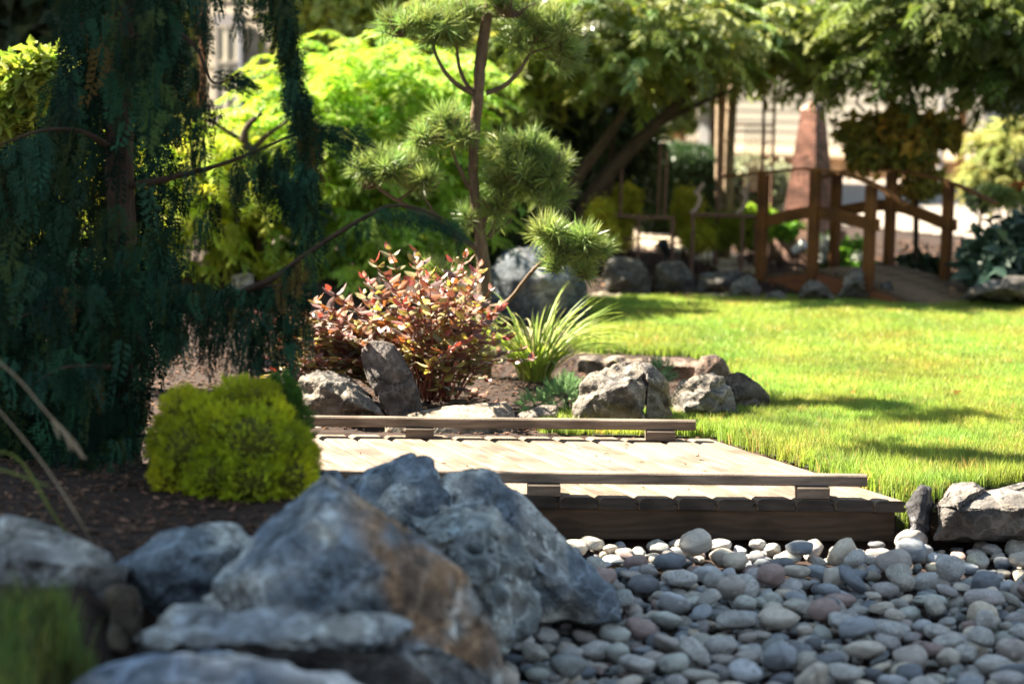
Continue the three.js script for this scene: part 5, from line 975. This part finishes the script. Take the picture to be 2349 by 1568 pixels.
// ------------------------------------------------------------------ trees and shrubs of the background
const balls = [0, 1].map((k) => leafBall(900 + k, 46, 0.42, 0.2, 0.45)), twigs = [0, 1].map((k) => leafTwig(920 + k, 40, 0.26, 0.075)), broad = [0, 1].map((k) => leafBall(940 + k, 26, 0.6, 0.34, 0.3)), dots = [0, 1].map((k) => leafBall(960 + k, 60, 0.3, 0.2, 0.1));
function tree(name, label, cat, foot, stems, bark, leaf, geos, blobs, size, o, seed) {
  const b = foot.clone(); const t = thing(name, label, cat, b), r = mulberry(seed);
  stems.forEach(([l, w]) => part(w[0] > 0.025 ? 'trunk' : 'limb', limb(l, w, 8, 6, 0.15), bark, t));
  crown('crown', t, geos, leaf, fillBlobs(r, blobs, size, o));
  return t;
}
const foot = (dx, dy, d) => { const p = P(dx, dy, d); p.y = T(p.x, p.z) - 0.03; return p; };
const yellowLeaf = leafMat(0.46, 0.53, 0.03, 0.65, 0.4), limeLeaf = leafMat(0.36, 0.52, 0.04, 0.65, 0.4), paleLeaf = leafMat(0.48, 0.52, 0.1, 0.55, 0.7, { clearcoatRoughness: 0.25, specularIntensity: 0.8 }), olive = leafMat(0.25, 0.31, 0.035, 0.55, 0.9, { clearcoatRoughness: 0.22, specularIntensity: 0.8 }), deep = leafMat(0.035, 0.06, 0.018, 0.3, 0.5), bronze = leafMat(0.32, 0.26, 0.035, 0.45, 0.5);
{
  let f = foot(600, 660, 13.4);
  tree('maple', 'small bright yellow green maple with a bent brown trunk behind the cedar', 'tree', f, [[[f, ...path([[592, 372], [575, 348], [560, 327], [565, 294], [600, 258]], 13.4)], [0.05, 0.042, 0.03, 0.015]], [path([[575, 348], [610, 312], [660, 276]], 13.4), [0.024, 0.01]], [path([[560, 327], [520, 300], [470, 270]], 13.4), [0.02, 0.008]]], M.darkbark, yellowLeaf, twigs,
    [[560, 355, 14.0, 0.3, 0.12, 0.4, 78], [520, 470, 13.4, 0.3, 0.18, 0.35, 90], [620, 470, 13.6, 0.35, 0.22, 0.4, 120], [430, 390, 13.6, 0.5, 0.34, 0.5, 198], [300, 420, 13.8, 0.5, 0.5, 0.5, 156], [420, 530, 13.3, 0.4, 0.3, 0.4, 120], [600, 380, 13.8, 0.4, 0.2, 0.4, 108]], 0.26, { twig: true, shell: 0.5, lo: 0.7, hi: 1.25, warm: 0.25 }, 1001);
  f = foot(830, 640, 14.2);
  tree('maple', 'large bright lime yellow cut leaf maple filling the middle behind the pine', 'tree', f, [[[f, ...path([[820, 308], [790, 264], [760, 231], [770, 181]], 14.2)], [0.06, 0.05, 0.035, 0.015]], [path([[820, 308], [900, 258], [960, 209]], 14.2), [0.03, 0.012]], [path([[690, 330], [760, 305], [830, 286]], 14.0), [0.022, 0.02, 0.012]], [path([[700, 316], [770, 286], [840, 258]], 14.0), [0.02, 0.012]]], M.bark, limeLeaf, twigs,
    [[820, 230, 14.4, 0.75, 0.42, 0.7, 341], [720, 330, 14.0, 0.45, 0.4, 0.5, 198], [960, 220, 14.4, 0.45, 0.35, 0.5, 165], [760, 450, 13.9, 0.5, 0.28, 0.5, 181], [940, 400, 14.3, 0.5, 0.35, 0.5, 165], [1010, 500, 14.4, 0.4, 0.3, 0.4, 110], [860, 560, 13.8, 0.4, 0.16, 0.4, 88], [750, 600, 13.6, 0.3, 0.12, 0.3, 66]], 0.28, { twig: true, shell: 0.5, lo: 0.7, hi: 1.3, warm: 0.2 }, 1002);
  f = foot(800, 560, 17.2);
  tree('broadleaf_tree', 'pale green leafy tree standing behind the lime maple at the top', 'tree', f, [[[f, ...path([[800, 240], [790, 120], [800, 0], [810, -150]], 17.2)], [0.09, 0.08, 0.06, 0.03]], [path([[790, 120], [700, 36], [640, -60]], 17.2), [0.04, 0.02]], [path([[795, 90], [900, 18], [980, -60]], 17.2), [0.04, 0.02]]], M.bark, paleLeaf, balls,
    [[800, 70, 17.2, 0.55, 0.55, 0.7, 252], [900, 40, 17.4, 0.85, 0.6, 0.7, 312], [820, -120, 17.2, 1.1, 0.7, 0.9, 270], [1020, 160, 17.6, 0.5, 0.4, 0.5, 108], [700, 180, 17.0, 0.2, 0.3, 0.3, 36], [1120, 60, 17.4, 0.5, 0.6, 0.6, 150]], 0.3, { shell: 0.5, lo: 0.65, hi: 1.25, warm: 0.2 }, 1003);
  f = foot(1330, 585, 15.9);
  tree('yew_tree', 'large spreading dark tree with several leaning trunks right of the pine', 'tree', f, [[[f, ...path([[1332, 520], [1365, 440], [1430, 360], [1505, 285], [1590, 195], [1640, 120]], 15.9)], [0.085, 0.07, 0.055, 0.04, 0.02]], [[f.clone().add(V(-0.06, 0, 0.05)), ...path([[1290, 500], [1325, 410], [1395, 310], [1450, 220], [1480, 120]], 15.8)], [0.06, 0.05, 0.035, 0.015]], [[f.clone().add(V(-0.16, 0, 0)), ...path([[1255, 490], [1215, 390], [1175, 270], [1170, 120]], 16)], [0.055, 0.045, 0.03, 0.015]], [[f.clone().add(V(0.08, 0, -0.05)), ...path([[1370, 500], [1400, 420], [1405, 330], [1440, 200]], 16.1)], [0.04, 0.035, 0.025, 0.012]], [path([[1400, 400], [1490, 300], [1600, 240], [1680, 205]], 15.9), [0.03, 0.022, 0.012]]], M.darkbark, olive, twigs,
    [[1290, 60, 15.6, 0.8, 0.42, 0.8, 218], [1480, 70, 15.5, 0.75, 0.38, 0.8, 202], [1360, -60, 15.9, 1.1, 0.45, 0.9, 253], [1230, 170, 15.9, 0.4, 0.22, 0.5, 78], [1420, 150, 15.8, 0.45, 0.18, 0.5, 78], [1560, 110, 15.6, 0.4, 0.18, 0.5, 70], [1180, 350, 16.2, 0.3, 0.5, 0.4, 66], [1480, 200, 16.0, 0.25, 0.1, 0.3, 31], [1640, 60, 15.6, 0.5, 0.3, 0.5, 89]], 0.3, { twig: true, shell: 0.5, lo: 0.6, hi: 1.5, warm: 0.25 }, 1004);
  const inner = fillBlobs(mulberry(77), [[1215, 330, 16.7, 0.5, 0.7, 0.3, 330], [1210, 520, 16.6, 0.4, 0.35, 0.3, 170], [1370, 350, 17.6, 0.4, 0.6, 0.25, 210]], 0.3, { shell: 0.6, lo: 0.6, hi: 1.2 });
  const dk = thing('evergreen_shrub', 'dense dark evergreen growth behind the leaning trunks', 'shrub', foot(1280, 575, 16.6)); crown('foliage', dk, balls, deep, inner);
  f = foot(1657, 500, 16.9);
  tree('small_tree', 'slender two stemmed tree with pale lower bark under the canopy', 'tree', f, [[[f, ...path([[1668, 128], [1690, 97], [1692, 67], [1685, 45], [1690, 8]], 16.9)], [0.05, 0.045, 0.04, 0.03, 0.015]], [[f.clone().add(V(0.03, 0, 0)), ...path([[1700, 130], [1732, 111], [1752, 91], [1778, 78], [1860, 75]], 16.8)], [0.045, 0.04, 0.035, 0.022, 0.01]], [path([[1692, 67], [1760, 36], [1850, 17]], 16.8), [0.03, 0.012]]], M.palebark, olive, twigs,
    [[1740, 70, 16.4, 0.7, 0.38, 0.7, 143], [1880, 60, 16.3, 0.7, 0.4, 0.7, 143], [1800, -50, 16.5, 1.0, 0.4, 0.8, 158], [1820, 130, 16.4, 0.5, 0.18, 0.5, 69], [1960, 140, 16.2, 0.5, 0.2, 0.5, 79], [1730, 160, 16.6, 0.3, 0.08, 0.3, 21], [1600, 130, 16.4, 0.3, 0.25, 0.3, 33], [1940, 215, 16.2, 0.3, 0.1, 0.3, 21]], 0.3, { twig: true, shell: 0.5, lo: 0.6, hi: 1.5, warm: 0.25 }, 1005);
  f = foot(2480, 600, 15.8);
  tree('evergreen_tree', 'dark overhanging evergreen tree at the upper right corner', 'tree', f, [[[f, ...path([[2470, 95], [2450, 31], [2460, -200]], 15.8)], [0.14, 0.12, 0.1, 0.04]], [path([[2460, 47], [2300, 18], [2130, 12]], 15.6), [0.05, 0.02]], [path([[2455, 18], [2250, -80], [2050, -60]], 15.6), [0.05, 0.02]]], M.darkbark, leafMat(0.15, 0.2, 0.025, 0.5, 0.5), twigs,
    [[2120, 30, 15.4, 0.65, 0.34, 0.7, 180], [2280, 40, 15.3, 0.65, 0.42, 0.7, 224], [2200, -60, 15.6, 1.1, 0.4, 0.8, 198], [2330, 150, 15.4, 0.4, 0.28, 0.5, 121], [2250, 160, 15.5, 0.35, 0.18, 0.4, 73], [2110, 150, 15.6, 0.35, 0.1, 0.4, 44], [2420, 100, 15.4, 0.6, 0.7, 0.6, 160], [2020, 130, 15.7, 0.4, 0.25, 0.4, 63]], 0.3, { twig: true, shell: 0.5, lo: 0.5, hi: 1.35, warm: 0.2 }, 1006);
  f = foot(2105, 575, 15.9);
  tree('bronze_maple', 'small bronze green maple growing behind the right half of the bridge', 'tree', f, [[[f, ...path([[2098, 250], [2090, 220], [2085, 190]], 15.9)], [0.022, 0.02, 0.012]], [path([[2098, 250], [2130, 215], [2150, 190]], 15.9), [0.014, 0.007]], [path([[2092, 235], [2060, 215], [2040, 195]], 15.9), [0.012, 0.006]], [path([[1985, 255], [1965, 235], [1975, 215]], 15.9), [0.01, 0.006]]], M.darkbark, bronze, broad,
    [[2080, 335, 15.9, 0.24, 0.13, 0.25, 65], [2000, 350, 15.9, 0.15, 0.07, 0.2, 25], [2150, 300, 15.9, 0.13, 0.09, 0.2, 22], [2060, 275, 15.9, 0.17, 0.07, 0.2, 22], [2110, 420, 15.9, 0.18, 0.14, 0.2, 11], [1960, 300, 16, 0.12, 0.07, 0.15, 10]], 0.17, { shell: 0.5, lo: 0.6, hi: 1.5, warm: 0.35 }, 1007);
  // clipped hedge
  const hc = P(1542, 432, 19.5), hb = V(hc.x, T(hc.x, hc.z), hc.z), h = thing('clipped_hedge', 'dark green clipped box hedge in front of the house', 'hedge', hb), q = mulberry(1010), hm = [], hcol = [];
  for (let i = 0; i < 1500; i++) { const u = V(q.r(-1, 1), q.r(-1, 1), q.r(-1, 1)), a = Math.abs(u.x) > Math.abs(u.y) ? (Math.abs(u.x) > Math.abs(u.z) ? 'x' : 'z') : (Math.abs(u.y) > Math.abs(u.z) ? 'y' : 'z'); u[a] = Math.sign(u[a]) * q.r(0.85, 1); const rr = Math.min(1, 1.25 / u.length()); u.multiplyScalar(lerp(1, rr, 0.5)); hm.push(TR(V(hc.x + u.x * 0.38, hc.y + u.y * 0.34, hc.z + u.z * 0.4), qEuler(q.n(), q() * 6.28, q.n()), 0.13)); hcol.push(shade(q, 0.6, 1.2)); }
  crown('foliage', h, dots, leafMat(0.04, 0.085, 0.02, 0.3, 0.4), [hm, hcol]);
  // yellow and green plants of the far bed
  const plant = (name, label, cat, blobs, mat, geos, size, seed, o = {}) => { const b = foot(blobs[0][0], blobs[0][1], blobs[0][2]), t = thing(name, label, cat, b), r = mulberry(seed), st = []; for (const [x, y, d, rx, ry] of blobs) for (let i = 0; i < 4; i++) { const e = P(x + r.n() * 10, y, d), g = V(e.x + r.n() * 0.05, T(e.x, e.z) - 0.02, e.z); st.push(limb([g, g.clone().lerp(e, 0.6).add(V(r.n() * 0.03, 0, 0)), e], [0.006, 0.003], 4, 3)); } part('stems', mergeGeometries(st), M.darkbark, t); crown('foliage', t, geos, mat, fillBlobs(r, blobs, size, { shell: 0.6, lo: 0.7, hi: 1.3, warm: 0.2, ...o })); };
  const gold = leafMat(0.48, 0.46, 0.03, 0.45, 0.3);
  plant('yellow_flowering_plant', 'yellow leaved plant left of the iron plant stand', 'plant', [[1376, 500, 15.6, 0.06, 0.12, 0.06, 60], [1390, 545, 15.6, 0.08, 0.08, 0.08, 60]], gold, dots, 0.1, 1021);
  plant('yellow_flowering_plant', 'yellow flowering plant behind the left end of the plant stand', 'plant', [[1425, 470, 16.3, 0.06, 0.14, 0.06, 55], [1415, 540, 16.2, 0.1, 0.1, 0.1, 70], [1450, 460, 16.3, 0.04, 0.1, 0.05, 24]], gold, dots, 0.1, 1022);
  plant('yellow_flowering_plant', 'yellow flowering plant between the plant stand and the iron bench', 'plant', [[1580, 500, 16.2, 0.1, 0.16, 0.1, 90], [1602, 545, 16.1, 0.1, 0.08, 0.1, 60], [1570, 455, 16.3, 0.04, 0.06, 0.05, 20]], gold, dots, 0.1, 1023);
  plant('yellow_flowering_plant', 'yellow green plant under the iron bench seat', 'plant', [[1650, 530, 16.4, 0.14, 0.12, 0.12, 120], [1700, 525, 16.4, 0.1, 0.1, 0.1, 70]], leafMat(0.34, 0.4, 0.03, 0.45, 0.3), dots, 0.11, 1024);
  plant('green_plant', 'bright green plant between the bench and the first bridge post', 'plant', [[1722, 520, 16.5, 0.1, 0.12, 0.1, 80], [1735, 500, 16.5, 0.06, 0.08, 0.08, 40]], limeLeaf, broad, 0.11, 1025);
  plant('green_plant', 'flat bright green leaves behind the first two bridge posts', 'plant', [[1800, 520, 16.6, 0.09, 0.035, 0.1, 60]], leafMat(0.17, 0.36, 0.02, 0.5, 0.3), broad, 0.1, 1026);
  plant('hydrangea', 'white flowered leafy plant seen through the middle of the bridge', 'plant', [[1888, 578, 16.5, 0.08, 0.1, 0.08, 70], [1950, 580, 16.5, 0.13, 0.08, 0.1, 100], [1950, 612, 16.4, 0.06, 0.05, 0.06, 40]], leafMat(0.16, 0.32, 0.03, 0.5, 0.4), broad, 0.1, 1027);
  { const fl = scene.getObjectByName('hydrangea'); inst('flower_heads', dots[0], leafMat(0.75, 0.76, 0.72, 0.3, 0), fillBlobs(mulberry(3), [[1888, 560, 16.35, 0.045, 0.05, 0.04, 34], [1880, 590, 16.35, 0.03, 0.03, 0.03, 12], [1975, 592, 16.35, 0.03, 0.03, 0.03, 12]], 0.06, { shell: 0.6 })[0], null, fl); }
  plant('grey_green_shrub', 'pale grey green shrub in front of the house between hedge and pillar', 'shrub', [[1715, 420, 19.5, 0.2, 0.26, 0.2, 130], [1680, 440, 19.6, 0.14, 0.16, 0.15, 70], [1770, 430, 19.4, 0.1, 0.2, 0.1, 50]], leafMat(0.32, 0.34, 0.2, 0.4, 0.3), dots, 0.18, 1028);
  plant('yellow_weeping_shrub', 'yellow green weeping shrub at the right edge above the path', 'shrub', [[2310, 350, 17.4, 0.22, 0.24, 0.25, 230], [2280, 410, 17.3, 0.18, 0.14, 0.2, 130], [2340, 300, 17.5, 0.15, 0.12, 0.2, 80]], leafMat(0.36, 0.38, 0.1, 0.5, 0.3), twigs, 0.2, 1029, { twig: true });
  plant('fine_leaved_shrub', 'low rounded pale green shrub with red flowers at the right edge', 'shrub', [[2320, 450, 16.4, 0.16, 0.09, 0.16, 170]], leafMat(0.34, 0.42, 0.12, 0.45, 0.2), twigs, 0.13, 1030, { twig: true });
  { const fl = scene.getObjectByName('fine_leaved_shrub'); inst('red_flowers', dots[1], leafMat(0.6, 0.06, 0.02, 0.3, 0), fillBlobs(mulberry(4), [[2340, 425, 16.2, 0.05, 0.03, 0.04, 10]], 0.04, {})[0], null, fl); }
  plant('broad_leaved_plant', 'dark broad leaved plant right of the bridge at the lawn edge', 'plant', [[2315, 575, 14.9, 0.11, 0.06, 0.2, 24], [2270, 615, 14.9, 0.08, 0.03, 0.2, 10], [2345, 530, 15.0, 0.1, 0.07, 0.2, 20]], leafMat(0.035, 0.07, 0.045, 0.15, 0.7), broad, 0.24, 1031);
  plant('green_plant', 'dark green leafy plant behind the last bridge post', 'plant', [[2120, 610, 16.0, 0.12, 0.06, 0.15, 40], [2260, 450, 17, 0.12, 0.03, 0.15, 16]], deep, broad, 0.15, 1032);
  plant('laurel', 'sunlit yellow green leafy shrub at the upper left edge behind the cedar', 'shrub', [[60, 195, 10.2, 0.14, 0.1, 0.14, 110], [30, 245, 10.2, 0.12, 0.07, 0.12, 70], [95, 145, 10.2, 0.05, 0.05, 0.06, 20], [-40, 260, 10.2, 0.2, 0.12, 0.2, 80]], leafMat(0.28, 0.36, 0.04, 0.5, 0.4), broad, 0.13, 1033);
  plant('strap_leaved_plant', 'yellow green plant at the foot of the small maple', 'plant', [[650, 620, 13.2, 0.12, 0.08, 0.1, 60], [540, 560, 13.6, 0.1, 0.08, 0.1, 40]], yellowLeaf, broad, 0.14, 1034);
  // dark conifers and the hedge trees far behind
  const wood = (label, dx, d, w, h, n, mat, seed, y = 150) => { const b = foot(dx, 420, d); const c = P(dx, y, d); const t = thing('tree', label, 'tree', b), r = mulberry(seed); part('trunk', limb([b, V(b.x, b.y + 1.2, b.z), V(b.x, b.y + h * 0.8, b.z)], [0.14, 0.1, 0.04], 8, 3), M.darkbark, t); const m = [], cc = []; for (let i = 0; i < n; i++) { const u = V(r.n(), r.n(), r.n()).normalize(), k = Math.pow(r(), 0.4); m.push(TR(V(b.x + u.x * w * k, b.y + h * 0.5 + u.y * h * 0.52 * k, b.z + u.z * w * 0.7 * k), qEuler(r.n(), r() * 6.28, r.n()), r.r(0.4, 0.75))); cc.push(shade(r, 0.6, 1.3, 0.15)); } crown('crown', t, balls, mat, [m, cc]); };
  wood('dark conifer behind the cedar at the upper left corner', 30, 18.5, 1.2, 5, 700, deep, 1041);
  wood('dark green tree far behind the lime maple on the left', 760, 26, 3.0, 6.5, 900, olive, 1042);
  wood('green tree far behind the leaning trunks', 1180, 27, 3.0, 7, 900, olive, 1043);
  wood('dark tree beyond the right end of the house', 2580, 33, 2.2, 7, 700, deep, 1045);
  wood('dark tree behind the beige house at the left', 200, 27, 3.2, 7, 800, deep, 1046);
}
// tall trees left of the picture: their shade lies over the cobbles and the front stones
{
  const mk = (label, x, z, h, blobs, seed) => { const b = V(x, T(x, z) - 0.05, z), t = thing('shade_tree', label, 'tree', b), r = mulberry(seed); part('trunk', limb([b, V(x + 0.05, 1.5, z), V(x + 0.2, h * 0.6, z - 0.1), V(x + 0.5, h, z)], [0.2, 0.16, 0.12, 0.04], 10, 5), M.darkbark, t); const m = [], c = []; for (const [cx, cy, cz, rx, ry, rz, n] of blobs) { part('limb', limb([V(x + 0.15, h * 0.5, z), V(lerp(x, cx, 0.6), lerp(h * 0.5, cy, 0.8), lerp(z, cz, 0.6)), V(cx, cy, cz)], [0.07, 0.04, 0.02], 7, 4), M.darkbark, t); for (let i = 0; i < n; i++) { const u = V(r.n(), r.n(), r.n()).normalize(), k = Math.pow(r(), 0.35); m.push(TR(V(cx + u.x * rx * k, cy + u.y * ry * k, cz + u.z * rz * k), qEuler(r.n(), r() * 6.28, r.n()), r.r(0.35, 0.6))); c.push(shade(r, 0.7, 1.2)); } } crown('crown', t, balls, olive, [m, c]); };
  mk('tall spreading tree standing left of the cedar outside the picture', -4.3, -8.6, 5, [[-3.2, 4.0, -7.52, 1.5, 0.6, 0.8, 800], [-2.1, 3.9, -7.5, 1.0, 0.5, 0.8, 620], [-4.4, 4.6, -7.1, 1.2, 0.7, 1.05, 650], [-4.7, 4.6, -6.0, 1.2, 0.7, 1.2, 600]], 1051);
}
// ------------------------------------------------------------------ fallen leaves
{
  const r = mulberry(1061), g = leafBall(5, 1, 1, 0.75, 0, 0.5); g.center();
  [[1954, 903, 'pale orange leaf lying leftmost on the lawn'], [2038, 911, 'orange leaf on the lawn second from the left'], [2160, 925, 'dark red leaf on the lawn nearest the shadow'], [2201, 906, 'small orange leaf in the middle of the lawn leaves'], [2266, 891, 'small brown leaf on the lawn right of the middle'], [2331, 883, 'tan leaf on the lawn at the right edge']].forEach(([x, y, label], i) => { const p = G(x, y, 0.165); const m = mesh('fallen_leaf', g, leafMat(...(i === 2 ? [0.2, 0.03, 0.01] : i === 4 ? [0.16, 0.08, 0.03] : [0.42, 0.2, 0.06]), 0.3, 0.2)); m.position.copy(p); m.scale.setScalar(r.r(0.035, 0.06)); m.rotation.set(r.n() * 0.6, r() * 6, r.n() * 0.6); tag(m, label, 'leaf'); });
  const p = G(1600, 1047, DECK + 0.012), m = mesh('fallen_leaf', g, leafMat(0.08, 0.035, 0.02, 0.1, 0.2)); m.position.copy(p); m.scale.setScalar(0.03); m.rotation.set(0.4, 2, 0.3); tag(m, 'curled dark leaf lying on the boardwalk', 'leaf');
}
// dry bits caught between the cobbles and on the boardwalk
{
  const r = mulberry(1071), t = [], top = bed.children.filter((c) => c.name === 'pebble');
  for (let i = 0; i < 40; i++) { const c = r.pick(top).position, p = V(c.x + r.n() * 0.05, c.y + 0.012, c.z + r.n() * 0.05), a = r() * 6.28, l = r.r(0.015, 0.05); t.push(limb([p, p.clone().add(V(Math.cos(a) * l * 0.5, r.n() * 0.006, Math.sin(a) * l * 0.5)), p.clone().add(V(Math.cos(a) * l, r.n() * 0.01, Math.sin(a) * l))], [0.0016, 0.001], 4, 2)); }
  for (let i = 0; i < 26; i++) { const p = dFR.clone().addScaledVector(along, -r.r(0.1, 1.9)).addScaledVector(across, r.r(0.05, 0.95)).setY(DECK + 0.003), a = r() * 6.28, l = r.r(0.006, 0.022); t.push(limb([p, p.clone().add(V(Math.cos(a) * l * 0.5, 0.004, Math.sin(a) * l * 0.5)), p.clone().add(V(Math.cos(a) * l, 0.001, Math.sin(a) * l))], [0.0022, 0.001], 4, 2)); }
  tag(mesh('plant_litter', mergeGeometries(t), std(rgb(0.09, 0.055, 0.03)), scene, 'stuff'), 'tiny dry twigs and bits scattered over cobbles and boardwalk', 'litter');
}

// kinds that come in numbers
{
  const groups = [['stepping_stone', 'pale stepping stones of the far bed'], ['edging_stone', 'flat edging stones along the far lawn edge'], ['border_stone', 'border stones at the back of the island bed'], ['fallen_leaf', 'fallen leaves on lawn and boardwalk'], ['yellow_flowering_plant', 'yellow plants of the far flower bed'], ['garden_spotlight', 'garden spotlights in the far bed'], ['juniper', 'low junipers of the island bed'], ['boulder', 'garden boulders']];
  for (const o of scene.children) for (const [n, g] of groups) if (o.name.replace(/_\d+$/, '') === n && !o.userData.group) o.userData.group = g;
}
renderer.render(scene, camera);
